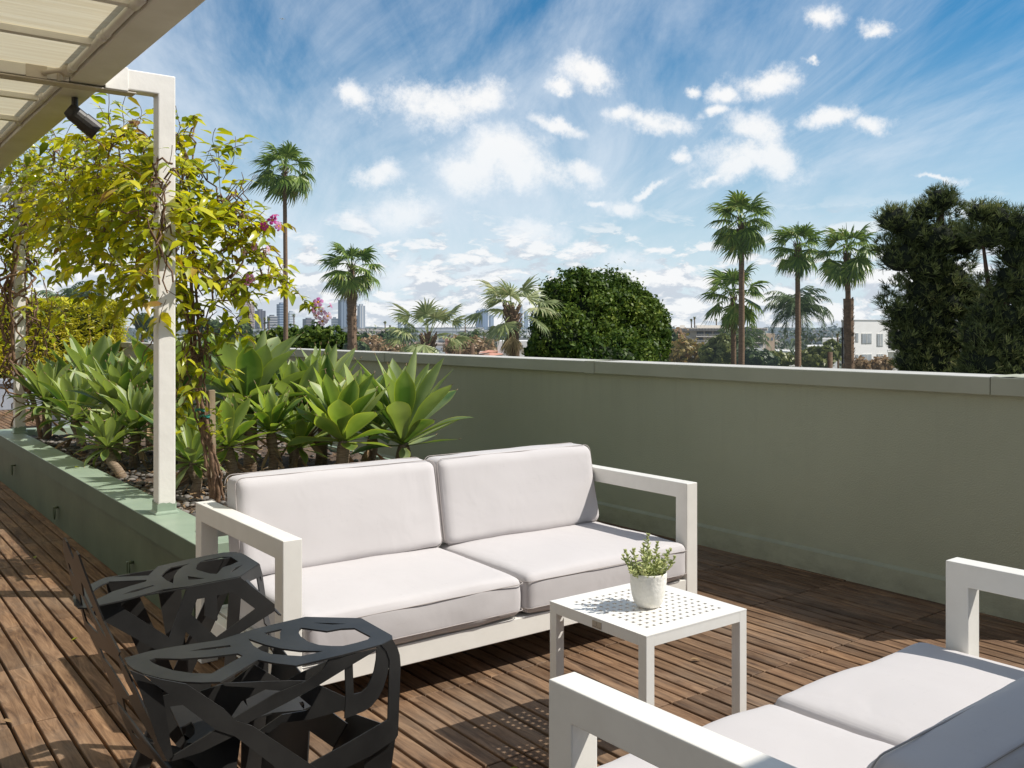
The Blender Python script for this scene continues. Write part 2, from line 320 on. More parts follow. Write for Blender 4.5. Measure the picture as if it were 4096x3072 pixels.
def build_world():
    w = bpy.data.worlds.new('World'); SC.world = w; w.use_nodes = True; n = w.node_tree; n.nodes.clear()
    sky = N(n, 'ShaderNodeTexSky', sky_type='NISHITA'); sky.sun_disc = False
    sky.sun_elevation = math.asin(SUN.z); sky.sun_rotation = math.atan2(SUN.x, SUN.y)
    sky.altitude = 50; sky.air_density = 1.0; sky.dust_density = .6; sky.ozone_density = 1.8
    tc = N(n, 'ShaderNodeTexCoord'); D = tc.outputs['Generated']
    sep = N(n, 'ShaderNodeSeparateXYZ'); L(n, D, sep.inputs[0]); Z = sep.outputs[2]
    def m(op, a, b=None, c=None, cl=False):
        o = N(n, 'ShaderNodeMath', operation=op); o.use_clamp = cl
        for i, x in enumerate((a, b, c)):
            if x is None: continue
            if isinstance(x, (int, float)): o.inputs[i].default_value = x
            else: L(n, x, o.inputs[i])
        return o.outputs[0]
    def mr(v, a, b, c, d, smooth=True):
        o = N(n, 'ShaderNodeMapRange'); o.interpolation_type = 'SMOOTHSTEP' if smooth else 'LINEAR'
        L(n, v, o.inputs[0])
        for i, x in zip((1, 2, 3, 4), (a, b, c, d)): o.inputs[i].default_value = x
        return o.outputs[0]
    # deepen the blue
    hs = N(n, 'ShaderNodeHueSaturation', inp={'Saturation': 1.0, 'Value': 1.0}); L(n, sky.outputs[0], hs.inputs['Color'])
    tint = N(n, 'ShaderNodeMixRGB', blend_type='MULTIPLY', inp={0: 1.0, 2: (.30, .88, 1.05, 1)}); L(n, hs.outputs[0], tint.inputs[1])
    col = tint.outputs[0]
    # plane projection of the cloud deck
    zz = m('ADD', m('MAXIMUM', Z, 0.0), .16)
    px = m('DIVIDE', sep.outputs[0], zz); py = m('DIVIDE', sep.outputs[1], zz)
    cb = N(n, 'ShaderNodeCombineXYZ'); L(n, px, cb.inputs[0]); L(n, py, cb.inputs[1])
    # high streaky cirrus
    mr0 = N(n, 'ShaderNodeMapping', inp={'Rotation': (0, 0, R(-64))}); L(n, cb.outputs[0], mr0.inputs[0])
    mp = N(n, 'ShaderNodeMapping', inp={'Scale': (.42, 1.5, 1), 'Location': (1.3, .4, 0)}); L(n, mr0.outputs[0], mp.inputs[0])
    ci = N(n, 'ShaderNodeTexNoise', inp={'Scale': 1.1, 'Detail': 10.0, 'Roughness': .64, 'Distortion': .8}); L(n, mp.outputs[0], ci.inputs['Vector'])
    mr1 = N(n, 'ShaderNodeMapping', inp={'Rotation': (0, 0, R(-52))}); L(n, cb.outputs[0], mr1.inputs[0])
    mp2 = N(n, 'ShaderNodeMapping', inp={'Scale': (.8, 3.6, 1), 'Location': (3, 1, 0)}); L(n, mr1.outputs[0], mp2.inputs[0])
    cj = N(n, 'ShaderNodeTexNoise', inp={'Scale': 1.6, 'Detail': 8.0, 'Roughness': .65, 'Distortion': .5}); L(n, mp2.outputs[0], cj.inputs['Vector'])
    mix = m('ADD', m('MULTIPLY', ci.outputs[0], .78), m('MULTIPLY', cj.outputs[0], .22))
    # coverage: thicker to the left of the view, thin in the upper right
    lx = N(n, 'ShaderNodeVectorMath', operation='DOT_PRODUCT', inp={1: (-CY, SY, 0)}); L(n, D, lx.inputs[0])
    cov = m('MULTIPLY_ADD', lx.outputs['Value'], .20, -.005)
    cirrus = mr(m('ADD', mix, cov), .34, .76, .0, .84)
    def blend(col, fac, rgb):
        o = N(n, 'ShaderNodeMixRGB'); L(n, fac, o.inputs[0]); L(n, col, o.inputs[1])
        if isinstance(rgb, tuple): o.inputs[2].default_value = rgb
        else: L(n, rgb, o.inputs[2])
        return o.outputs[0]
    K = 1/.1
    fw0 = N(n, 'ShaderNodeVectorMath', operation='DOT_PRODUCT', inp={1: (SY, CY, 0)}); L(n, D, fw0.inputs[0])
    tf = mr(fw0.outputs['Value'], .0, .65, 0, 1); L(n, tf, tint.inputs[0]); L(n, mr(fw0.outputs['Value'], .0, .65, .68, 1.15), hs.inputs['Saturation'])
    fw = N(n, 'ShaderNodeVectorMath', operation='DOT_PRODUCT', inp={1: (SY, CY, 0)}); L(n, D, fw.inputs[0])
    front = mr(fw.outputs['Value'], -.05, .55, .10, 1)      # the cloud field lies over the city side
    cirrus = m('MULTIPLY', cirrus, front)
    col = blend(col, cirrus, (.74*K, .82*K, .92*K, 1))
    # warped direction for ragged cumulus edges
    wn = N(n, 'ShaderNodeTexNoise', inp={'Scale': 9.0, 'Detail': 9.0, 'Roughness': .62}); L(n, D, wn.inputs['Vector'])
    wv = N(n, 'ShaderNodeVectorMath', operation='SUBTRACT', inp={1: (.5, .5, .5)}); L(n, wn.outputs['Color'], wv.inputs[0])
    ws = N(n, 'ShaderNodeVectorMath', operation='SCALE'); ws.inputs['Scale'].default_value = .075; L(n, wv.outputs[0], ws.inputs[0])
    wd = N(n, 'ShaderNodeVectorMath', operation='ADD'); L(n, D, wd.inputs[0]); L(n, ws.outputs[0], wd.inputs[1])
    # individual fair-weather cumulus: (x, y in photo pixels, half width, half height, tilt deg)
    CL = [(940,225,115,48,0),(1010,220,90,40,4),(1085,345,105,58,3),(1130,372,140,42,-6),(1020,385,80,48,0),(1250,365,55,22,-10),(870,460,75,40,6),
          (800,385,60,28,0),(825,375,35,22,0),(1265,165,65,32,0),(1205,193,32,12,0),(1410,262,85,28,-16),(1340,240,45,20,-10),(1200,275,70,16,-18),
          (1620,300,85,42,0),(1610,355,110,42,0),(1660,345,60,40,0),(1570,385,70,28,18),(1520,405,40,12,20),(1650,180,75,30,8),(1560,205,40,22,0),
          (1350,440,42,24,-8),(1400,407,38,8,14),(1155,510,75,28,0),(1765,40,42,20,0),(1895,60,32,16,0),(1795,255,70,20,8),(1880,262,50,18,0),
          (1750,125,22,8,0),(1495,195,20,14,0),(1535,245,30,16,0),(755,215,38,32,0),(1320,115,0,0,0),(895,605,90,40,0),(1060,600,110,26,0),(1360,565,60,22,0),
          (1450,600,60,22,0),(1260,555,45,18,0),(1560,620,90,22,0),(1930,610,80,22,0),(1780,600,60,20,0),(760,480,40,18,0),(1295,428,24,8,0),(1450,350,24,12,0),(2040,385,50,8,4),(2110,440,40,14,0)]
    acc = None
    for (x, y, a, b, t) in CL:
        if a == 0: continue
        X, Y = x*4096/2212, y*4096/2212
        d = (W(X, Y, 1.0)-Vector((0, 0, CAMZ))).normalized()
        right = Vector((CY, -SY, 0)); right = (right-d*right.dot(d)).normalized(); up = right.cross(d)
        ct, s_ = math.cos(R(t)), math.sin(R(t)); r2 = right*ct+up*s_; u2 = up*ct-right*s_
        mat = Matrix((r2, u2, -d)).transposed(); e = mat.to_euler()
        k = 1.852/F*1.0
        q = N(n, 'ShaderNodeMapping', vector_type='TEXTURE', inp={'Location': tuple(d), 'Rotation': tuple(e), 'Scale': (a*k*1.08, b*k*1.2, .5)})
        L(n, wd.outputs[0], q.inputs[0])
        ln = N(n, 'ShaderNodeVectorMath', operation='LENGTH'); L(n, q.outputs[0], ln.inputs[0])
        v = m('SUBTRACT', 1.0, ln.outputs['Value'])
        if acc is None: acc = v
        else:
            o = N(n, 'ShaderNodeMath', operation='SMOOTH_MAX', inp={2: .12}); L(n, acc, o.inputs[0]); L(n, v, o.inputs[1]); acc = o.outputs[0]
    fn = N(n, 'ShaderNodeTexNoise', inp={'Scale': 24.0, 'Detail': 12.0, 'Roughness': .72}); L(n, D, fn.inputs['Vector'])
    dens = m('ADD', acc, m('MULTIPLY_ADD', fn.outputs[0], 2.6, -1.32))
    cum = mr(dens, -.22, .80, 0, .96)
    shade = mr(m('ADD', acc, m('MULTIPLY', fn.outputs[0], .5)), .2, .95, 0, 1)
    ccol = blend_rgb = N(n, 'ShaderNodeMixRGB', inp={1: (.86*K, .90*K, .96*K, 1), 2: (1.0*K, .99*K, .98*K, 1)}); L(n, shade, ccol.inputs[0])
    col = blend(col, cum, ccol.outputs[0])
    # low bank of distant clouds with grey bases
    az = N(n, 'ShaderNodeMapping', inp={'Scale': (1, 1, 2.6)}); L(n, D, az.inputs[0])
    b1 = N(n, 'ShaderNodeTexNoise', inp={'Scale': 20.0, 'Detail': 9.0, 'Roughness': .6, 'Distortion': .3}); L(n, az.outputs[0], b1.inputs['Vector'])
    az2 = N(n, 'ShaderNodeMapping', inp={'Scale': (1, 1, 2.6), 'Location': (0, 0, .03)}); L(n, D, az2.inputs[0])
    b2 = N(n, 'ShaderNodeTexNoise', inp={'Scale': 20.0, 'Detail': 9.0, 'Roughness': .6, 'Distortion': .3}); L(n, az2.outputs[0], b2.inputs['Vector'])
    low = mr(Z, .01, .12, 1, 0)
    bank = m('MULTIPLY', mr(m('ADD', b1.outputs[0], m('MULTIPLY', low, .16)), .52, .62, 0, 1), mr(Z, .075, .145, 1, 0))
    lit = mr(m('SUBTRACT', b1.outputs[0], b2.outputs[0]), -.05, .07, 0, 1)
    bc = N(n, 'ShaderNodeMixRGB', inp={1: (.60*K, .66*K, .74*K, 1), 2: (.96*K, .965*K, .97*K, 1)}); L(n, lit, bc.inputs[0])
    hz = mr(Z, -.02, .31, .88, 0)
    hz = m('MULTIPLY', hz, front)
    col = blend(col, hz, (.76*K, .85*K, .93*K, 1))
    col = blend(col, m('MULTIPLY', m('MULTIPLY', bank, .9), front), bc.outputs[0])
    bg = N(n, 'ShaderNodeBackground', inp={1: .1}); L(n, col, bg.inputs[0])
    out = N(n, 'ShaderNodeOutputWorld'); L(n, bg.outputs[0], out.inputs[0])
build_world()
# ================================================================ THE TERRACE
GZ = -9.0
def deck():
    mb = MB(); rnd = random.Random(3)
    x0, px_ = .69-.075*30, .075
    y0, py_ = 3.575-.6*14, .6
    for j in range(46):
        for i in range(82):
            xa = x0+i*px_; ya = y0+j*py_
            if xa > 4.55 or xa < -1.6: continue
            if 1.42 < xa < 3.5 and 4.7 < ya < 12: continue      # under the planter
            h = rnd.uniform(-.0016, .0016); g = .0050+rnd.uniform(0, .0012); tile = .0035 if i % 8 == 0 else 0
            e = .0025
            X0, X1, Y0, Y1 = xa+g+tile, xa+px_-g, ya+.0022, ya+py_-.0022
            b = .0022
            V = [(X0, Y0, -.022), (X1, Y0, -.022), (X1, Y1, -.022), (X0, Y1, -.022),
                 (X0, Y0, h-b), (X1, Y0, h-b), (X1, Y1, h-b), (X0, Y1, h-b),
                 (X0+b, Y0+b, h), (X1-b, Y0+b, h), (X1-b, Y1-b, h), (X0+b, Y1-b, h)]
            mb.add(V, [(8,9,10,11),(4,5,9,8),(5,6,10,9),(6,7,11,10),(7,4,8,11),(0,1,5,4),(1,2,6,5),(2,3,7,6),(3,0,4,7)])
    o = mb.build('deck', M['deck']); tag(o, kind='structure')
    s = MB().box(-9, 9, -7, 30, -.35, -.030).build('deck_base', M['under']); tag(s, kind='structure')
deck()

def wall():
    t = thing('parapet_wall', 'long sage green stucco parapet wall with a pale metal cap along the deck edge', 'wall', (4.5, 10, 0))
    w_ = MB().box(4.50, 4.72, 1.72, 22, -.03, 1.042).build('wall_body', M['wall'], t)
    # cap in lengths with joint plates
    k = MB(); ends = [2.2, 5.05, 8.1, 11.2, 14.3, 17.4, 22]
    for a, b in zip(ends[:-1], ends[1:]): k.box(4.462, 4.76, a+.002, b-.002, 1.042, 1.126)
    k.box(4.4622, 4.759, 1.72, 2.199, 1.042, 1.1258)
    k.build('wall_cap', M['cap'], t, bevel=.003)
    j = MB()
    for a in ends[1:-1]:
        j.add([(4.458, a-.05, 1.1285), (4.62, a-.05, 1.1325), (4.76, a-.05, 1.1285), (4.458, a+.05, 1.1285), (4.62, a+.05, 1.1335), (4.76, a+.05, 1.1285),
               (4.458, a-.05, 1.0405), (4.458, a+.05, 1.0405)], [(0,1,4,3), (1,2,5,4), (6,0,3,7)])
    # crumpled flashing where the cap stops
    for q in range(7):
        a = 1.82+q*.055
        j.add([(4.47, a, 1.127+.006*random.random()), (4.75, a, 1.128+.012*random.random()), (4.75, a+.06, 1.130+.012*random.random()), (4.47, a+.06, 1.127+.007*random.random())], [(0,1,2,3)])
    j.build('cap_joint', M['cap'], t)
    MB().box(4.470, 4.755, 1.75, 21.9, 1.1268, 1.1275).build('cap_top_sheet', M['captop'], t)
    b = MB().box(4.470, 4.4995, 1.75, 21.9, -.01, .115)
    b.add([(4.470, 1.75, .1152), (4.4995, 1.75, .128), (4.4995, 21.9, .128), (4.470, 21.9, .1152)], [(0,1,2,3)])
    b.build('base_curb', M['wall'], t, bevel=.003)
wall()
lw = thing('low_wall', 'knee high sage green wall carrying on from the end of the parapet', 'wall', (4.6, -1.4, 0))
MB().box(4.50, 4.72, -4.58, 1.715, -.03, .36).build('wall_body', M['plainwall'], lw); MB().box(4.465, 4.755, -4.57, 1.715, .36, .43).build('wall_cap', M['cap'], lw, bevel=.003)

PX0, PX1, PXI = 1.33, 3.55, 1.53
def planter():
    t = thing('planter_box', 'long low green planter box with a pale green top ledge holding agaves', 'planter', (PX0, 4.05, 0))
    H = .42
    b = MB()
    b.box(PX0+.015, PX0+.10, 4.06, 9.9, 0.001, .318)
    b.box(PX0+.015, PX1-.01, 3.985+.07, 4.14, 0.001, .3175)
    b.box(PX1-.10, PX1-.012, 4.14, 9.9, 0.001, .317)
    b.box(PX0+.016, PX1-.013, 9.82, 9.905, 0.001, .3165)
    b.build('planter_body', M['planter'], t, bevel=.004)
    k = MB()
    ys = [4.04, 5.85, 7.66, 9.9]
    for a, c in zip(ys[:-1], ys[1:]):
        k.add([(PX0, a+.0015, .32), (PXI, a+.0015, .32), (PXI, c-.0015, .32), (PX0, c-.0015, .32),
               (PX0, a+.0015, H), (PXI, a+.0015, H), (PXI, c-.0015, H), (PX0, c-.0015, H)], [(0,3,2,1),(4,5,6,7),(0,1,5,4),(1,2,6,5),(2,3,7,6),(3,0,4,7)])
    k.box(PXI+.001, PX1, 4.04, 4.24, .32, H-.001); k.box(PX1-.03, PX1-.001, 4.242, 9.9, .32, .365); k.box(PXI+.001, PX1-.2, 9.72, 9.9, .32, H-.002)
    k.build('planter_ledge', M['ledge'], t, bevel=.003)
    MB().add([(PX0-.001, 4.045, .321), (PX0-.001, 9.9, .321), (PX0-.001, 9.9, H-.004), (PX0-.001, 4.045, H-.004)], [(0,1,2,3)]).build('ledge_face', paint('ledge_face_green', (.105, .145, .09), (.08, .115, .07), rough=.5, scale=3), t)
    # pull rings on the side panels
    for (px, py) in ((228, 2052), (527, 2278), (57, 1880)):
        p = on_x(px, py, PX0+.006)
        r = MB(); pts = [(PX0-.012, p.y+.019*math.cos(a), p.z+.038*math.sin(a)) for a in [2*PI*i/16 for i in range(17)]]
        r.tube(pts, .0055, 6, cap=False)
        r.bar((PX0-.02, p.y, p.z+.038), (PX0+.014, p.y, p.z+.038), .02, .012)
        r.build('pull_ring', M['planter'], t, smooth=True)
planter()
def soil():
    n1, n2 = 44, 120; V = []; Fc = []
    for i in range(n1+1):
        for j in range(n2+1):
            x = PXI-.02+(PX1-.02-PXI)*i/n1; y = 4.2+5.6*j/n2
            z = .345+.035*noise.noise(Vector((x*3, y*3, 0)))+.02*noise.noise(Vector((x*11, y*11, 3)))+.03*max(0, noise.noise(Vector((x*.9, y*.9, 8))))
            V.append((x, y, z))
    for i in range(n1):
        for j in range(n2):
            a = i*(n2+1)+j; Fc.append((a, a+n2+1, a+n2+2, a+1))
    o = MB().add(V, Fc).build('planter_soil', M['soil'], smooth=True); tag(o, kind='structure')
    # pebbles and dry litter lying on it: uncountable
    rnd = random.Random(11); mb = MB()
    ico = bmesh.new(); bmesh.ops.create_icosphere(ico, subdivisions=1, radius=1)
    iv = [v.co.copy() for v in ico.verts]; fi = [tuple(v.index for v in f.verts) for f in ico.faces]; ico.free()
    for k in range(1500):
        x = PXI+.02+abs(rnd.gauss(0, .42)) if k % 3 else rnd.uniform(PXI, PX1-.25)
        if x > PX1-.25: continue
        y = rnd.uniform(4.28, 9.6); s = rnd.uniform(.012, .03)
        rot = Matrix.Rotation(rnd.uniform(0, 6.28), 3, 'Z'); sc = Vector((s*rnd.uniform(1, 1.7), s, s*.55))
        z = .362+.03*noise.noise(Vector((x*3, y*3, 0)))+.02*noise.noise(Vector((x*11, y*11, 3)))+rnd.uniform(0, .012)
        mb.add([rot@Vector((v.x*sc.x, v.y*sc.y, v.z*sc.z))+Vector((x, y, z)) for v in iv], fi)
    o = mb.build('pebble_cover', M['pebble'], smooth=True); tag(o, 'rounded grey pebbles scattered over the planter soil', 'pebbles', kind='stuff')
    n = 2600; P = np.zeros((n, 4, 3))
    for k in range(n):
        x = rnd.uniform(PXI, PX1-.2); y = rnd.uniform(4.28, 8.5); z = .385+rnd.uniform(-.02, .03)
        a = rnd.uniform(0, 6.28); l = rnd.uniform(.012, .06); w = rnd.uniform(.003, .012); ti = rnd.uniform(-.4, .4)
        u = np.array([math.cos(a), math.sin(a), ti])*l/2; v = np.array([-math.sin(a), math.cos(a), rnd.uniform(-.5, .5)])*w/2; c = np.array([x, y, z])
        P[k] = [c-u-v, c+u-v*.4, c+u*1.1+v*.4, c-u+v]
    o = quads_mesh('dry_litter', P, M['mulch']); tag(o, 'dry brown leaf litter and wood chips between the agaves', 'leaf litter', kind='stuff')
soil()

# ---------------------------------------------------------------- pergola roof with its posts
BX0, BX1, BZ0 = .985, 1.14, 2.54
POSTS = [(1.438, 4.89), (1.50, 9.46)]
def rafter_box(mb, x0, x1, y, w, z0, z1):
    mb.box(x0, x1, y-w/2, y+w/2, z0, z1)
def pergola():
    t = thing('pergola_roof', 'cream painted patio roof with ribbed translucent panels on rafters at top left', 'roof', (1.0, 4.9, 0))
    MB().box(BX0, BX1, .9, 14.2, BZ0, 2.665).build('edge_beam', M['beam'], t, bevel=.006)
    for y in (.35, 4.89, 9.46):
        if y < 1: continue
        mb = MB(); rafter_box(mb, -3.6, BX0-.002, y, .088, 2.535, 2.591); mb.build('main_rafter', M['beam'], t, bevel=.005)
        mb = MB(); mb.box(BX0-.19, BX0-.10, y-.0475, y+.0475, 2.531, 2.5905); mb.box(BX0-.03, BX0-.02, y-.05, y+.05, 2.537, 2.5895); mb.box(.55, BX1+.15, y-.043, y+.043, 2.523, 2.5302)
        mb.bar((BX0-.05, y-.05, 2.53), (BX0-.05, y-.05, 2.589), .010, .014)
        mb.build('beam_bracket', M['beamdark'], t, bevel=.002)
    y = 3.19
    ys = [2.45, 3.06, 3.67, 4.28, 5.48, 6.09, 6.72, 7.33, 7.94, 8.55, 10.1, 10.7, 11.3, 11.9, 12.5, 13.1]
    for y in ys:
        mb = MB(); rafter_box(mb, -3.6, BX0-.004, y, .04, 2.563, 2.589); mb.build('batten', M['beam'], t)
    # ribbed sheet
    V = []; Fc = []; ny = 1400; k = 0
    for j in range(ny+1):
        y = 1.4+12.6*j/ny; z = 2.594+.0022*math.sin(j*PI/2.0)
        V += [(-3.6, y, z), (BX0-.002, y, z)]
    for j in range(ny): Fc.append((2*j, 2*j+1, 2*j+3, 2*j+2))
    m, n = nt('translucent_roof_sheet')
    tcn = N(n, 'ShaderNodeTexCoord')
    mp = N(n, 'ShaderNodeMapping', inp={'Scale': (1.2, 45, 1)}); L(n, tcn.outputs['Object'], mp.inputs[0])
    nz = N(n, 'ShaderNodeTexNoise', inp={'Scale': 1.0, 'Detail': 5.0, 'Roughness': .7}); L(n, mp.outputs[0], nz.inputs['Vector'])
    cr = N(n, 'ShaderNodeValToRGB'); L(n, nz.outputs[0], cr.inputs[0]); cr.color_ramp.elements[0].color = (.78, .68, .46, 1); cr.color_ramp.elements[1].color = (.95, .89, .68, 1)
    cr.color_ramp.elements[0].position = .3; cr.color_ramp.elements[1].position = .7
    df = N(n, 'ShaderNodeBsdfDiffuse'); L(n, cr.outputs[0], df.inputs[0]); tr = N(n, 'ShaderNodeBsdfTranslucent'); L(n, cr.outputs[0], tr.inputs[0])
    mx = N(n, 'ShaderNodeMixShader', inp={0: .42}); L(n, df.outputs[0], mx.inputs[1]); L(n, tr.outputs[0], mx.inputs[2]); haze_out(n, mx.outputs[0], 0)
    MB().add(V, Fc).build('roof_sheet', m, t)
    # conduit pipe clipped along the inner side of the beam
    p = MB(); x, z = BX0-.020, 2.566
    p.tube([(x, 1.0, z), (x, 4.72, z), (x+.004, 4.80, z-.004)], .0165, 10); p.tube([(x, 5.0, z-.01), (x+.006, 6.3, z+.012), (x+.002, 7.6, z+.008), (x, 14, z+.01)], .0165, 10)
    for y in (2.3, 3.35, 4.05, 4.12, 4.66, 5.35, 6.1, 6.9): p.tube([(x, y, z), (x, y+.05, z)], .021, 10)
    p.tube([(x, 3.55, z), (x, 3.66, z)], .0225, 10)
    p.build('conduit', M['beam'], t, smooth=True)
    f = MB().tube([(x-.02, 4.74, z-.004), (x-.05, 4.80, z+.0), (x-.10, 4.84, z-.01)], .012, 8); f.tube([(x-.01, 4.74, z), (x-.01, 4.79, z)], .026, 12)
    f.build('junction_box', M['beamdark'], t, smooth=True)
pergola()
def post(x, y, lab):
    t = thing('pergola_post', lab, 'post', (x, y, .42)); w = .0435
    pr = [(x-w, .42), (x+w, .42), (x+w, 2.64), (BX1+.002, 2.64), (BX1+.002, 2.538), (x-w, 2.538)]
    V = [(p, y-w, q) for p, q in pr]+[(p, y+w, q) for p, q in pr]; n6 = 6
    MB().add(V, [tuple(range(6)), tuple(range(11, 5, -1))]+[(i, i+6, (i+1) % 6+6, (i+1) % 6) for i in range(6)]).build('post_frame', M['post'], t, bevel=.006)
    c = MB().box(BX1+.003, BX1+.11, y-w-.006, y+w+.006, 2.529, 2.645); c.build('arm_collar', M['post'], t, bevel=.003)
    f = MB(); n = 26; wv = [random.uniform(.0, .012) for _ in range(n)]
    prof = []
    for zz, off, amp in ((.421, .016, .4), (.428, .014, .5), (.436, .005, .1), (.455, .0045, .1), (.468, .0055, 1)):
        ring = []
        for k in range(n):
            u = k/n*4; s = int(u); fr = u-s; q = [(-1, -1), (1, -1), (1, 1), (-1, 1)]; p0 = Vector(q[s]); p1 = Vector(q[(s+1) % 4]); p = p0.lerp(p1, fr)
            rr = w+off+(wv[k]*.5*amp if zz < .46 else 0)
            ring.append((x+p.x*rr, y+p.y*rr, zz+(wv[k]*1.4 if zz > .46 else 0)))
        prof.append(ring)
    V = [p for r in prof for p in r]; Fc = [(i*n+k, i*n+(k+1) % n, (i+1)*n+(k+1) % n, (i+1)*n+k) for i in range(4) for k in range(n)]
    f.add(V, Fc).build('painted_foot', M['ledge'], t)
post(*POSTS[0], 'white square steel post with an elbow arm up to the roof beam, nearer one')
post(*POSTS[1], 'white square steel post wrapped in bare twisted vine stems, farther one at far left')
def spotlight(px, py, d, lab, s=1.0):
    p = W(px, py, d); p.x = 1.075; p = Vector((1.075, p.y, 2.538))
    t = thing('spotlight', lab, 'spotlight', p)
    MB().tube([p, p+Vector((0, 0, -.10))], .016, 10).build('stem', M['black'], t)
    a = p+Vector((-.02, -.05, -.09)); b = a+Vector((.115, -.01, -.085))
    m = MB(); u = (b-a).normalized()
    m.tube([a-u*.03, a, a+u*.10, b-u*.09, b-u*.088, b], [.03, .042, .042, .042, .047, .047], 16)
    m.build('lamp_housing', M['black'], t, smooth=False, bevel=.002)
spotlight(310, 360, 4.8, 'black cylindrical spotlight hanging under the roof beam, clear of the vine')
spotlight(150, 610, 7.6, 'black cylindrical spotlight under the far end of the roof beam, tangled in vine')

# ---------------------------------------------------------------- far end of the terrace: hedge box, bench
def far_end():
    t = thing('trough_planter', 'pale grey metal trough planter below the bamboo hedge', 'planter', (1.2, 18.2, 0))
    MB().box(-5, 4.35, 17.75, 18.9, 0, .44).build('trough_body', M['greybox'], t, bevel=.01)
    MB().box(-5.02, 4.38, 17.70, 18.92, .44, .53).build('trough_rim', M['greybox'], t, bevel=.008)
    o = base_of(MB().box(2.5, 4.0, 13.2, 14.4, .40, .47).build('bench_slab', M['whitestone'], bevel=.01), (3.2, 13.8, 0))
    t2 = thing('stone_bench', 'low bench with a white slab top beyond the agaves', 'bench', (3.2, 13.8, 0))
    o.parent = t2; o.location = (0, 0, 0)
    MB().box(2.58, 2.75, 13.3, 14.3, 0, .40).build('bench_leg', M['greybox'], t2); MB().box(3.75, 3.92, 13.3, 14.3, 0, .40).build('bench_leg', M['greybox'], t2)
far_end()
def sunshade():
    # unseen, added to block sky and shade the back of the near sofa
    cx, cy, s = 3.7, -2.0, 2.0; H = 2.45
    t = thing('added_sunshade', 'unseen square beige parasol standing to the right of the camera', 'sunshade', (cx, cy, 0))
    V = [(cx-s, cy-s, H), (cx+s, cy-s, H), (cx+s, cy+s, H), (cx-s, cy+s, H), (cx, cy, H+.55)]
    MB().add(V, [(0,1,4), (1,2,4), (2,3,4), (3,0,4)]).build('canopy', paint('sunshade_cloth', (.6, .57, .5)), t)
    MB().tube([(cx, cy, .05), (cx, cy, H+.5)], .025, 12).build('pole', M['white'], t, smooth=True)
    MB().lathe([(0, .09), (.06, .09), (.28, .05), (.29, 0.001), (0, 0.001)], (cx, cy, 0), 28).build('foot_plate', M['greybox'], t)
    r = MB()
    for a, b in ((-1,-1),(1,-1),(1,1),(-1,1)): r.bar((cx, cy, H+.52), (cx+a*s, cy+b*s, H-.015), .015, .02)
    r.build('ribs', M['white'], t)
sunshade()
tag(base_of(MB().box(-6, 4.4, -6.8, -4.6, -.03, 3.3).build('blocker', M['plainwall'], bevel=.01), (-.8, -5.7, 0)), 'unseen sage green penthouse block behind the camera', 'building')  # unseen block, added to darken the ambient from behind
# ================================================================ FURNITURE
def cushion(mb, x0, x1, y0, y1, z0, z1, r=.03, puff=(0, 0, 0), seed=0, lean=0.0, N_=26, wrinkle=.0065):
    """rounded, slightly stuffed box. lean: shift of +y per unit z (tilt of a back cushion)"""
    c = Vector(((x0+x1)/2, (y0+y1)/2, (z0+z1)/2)); h = Vector(((x1-x0)/2, (y1-y0)/2, (z1-z0)/2))
    bm = bmesh.new(); bmesh.ops.create_cube(bm, size=2)
    bmesh.ops.subdivide_edges(bm, edges=bm.edges[:], cuts=N_, use_grid_fill=True)
    out = []
    for v in bm.verts:
        q = v.co.copy()
        # push grid lines towards the edges so the rounding is resolved
        q = Vector([math.copysign(1-(1-abs(t))**1.5, t) for t in q])
        p = Vector((q.x*h.x, q.y*h.y, q.z*h.z))
        inner = Vector([max(-(h[i]-r), min(h[i]-r, p[i])) for i in range(3)])
        dlt = p-inner
        if dlt.length > 1e-9: p = inner+dlt.normalized()*min(r, max(dlt.length, 1e-6)) if dlt.length > r else inner+dlt
        u = [1-(p[i]/h[i])**2 for i in range(3)]
        u = [max(0, t) for t in u]
        p.x += math.copysign(1, p.x)*puff[0]*u[1]*u[2]*abs(q.x)**3
        p.y += math.copysign(1, p.y)*puff[1]*u[0]**.7*u[2]**.7*abs(q.y)**3
        p.z += math.copysign(1, p.z)*puff[2]*u[0]**.6*u[1]**.6*abs(q.z)**3
        w = noise.noise(Vector((p.x*4+seed*7, p.y*4, p.z*4)))*wrinkle+noise.noise(Vector((p.x*14+seed, p.y*14, p.z*14)))*wrinkle*.3
        p += Vector((q.x*abs(q.x)**3, q.y*abs(q.y)**3, q.z*abs(q.z)**3))*w
        p.y += lean*(p.z+h.z)
        out.append(c+p)
    bm.verts.ensure_lookup_table(); bm.verts.index_update()
    mb.add(out, [tuple(v.index for v in f.verts) for f in bm.faces]); bm.free()
    return mb
def rrect(x0, x1, a0, a1, r, n=5):
    pts = []
    for (cx, ca, s) in ((x1-r, a1-r, 0), (x0+r, a1-r, 1), (x0+r, a0+r, 2), (x1-r, a0+r, 3)):
        for k in range(n+1):
            t = PI/2*(s+k/n); pts.append((cx+r*math.cos(t), ca+r*math.sin(t)))
    pts.append(pts[0]); return pts

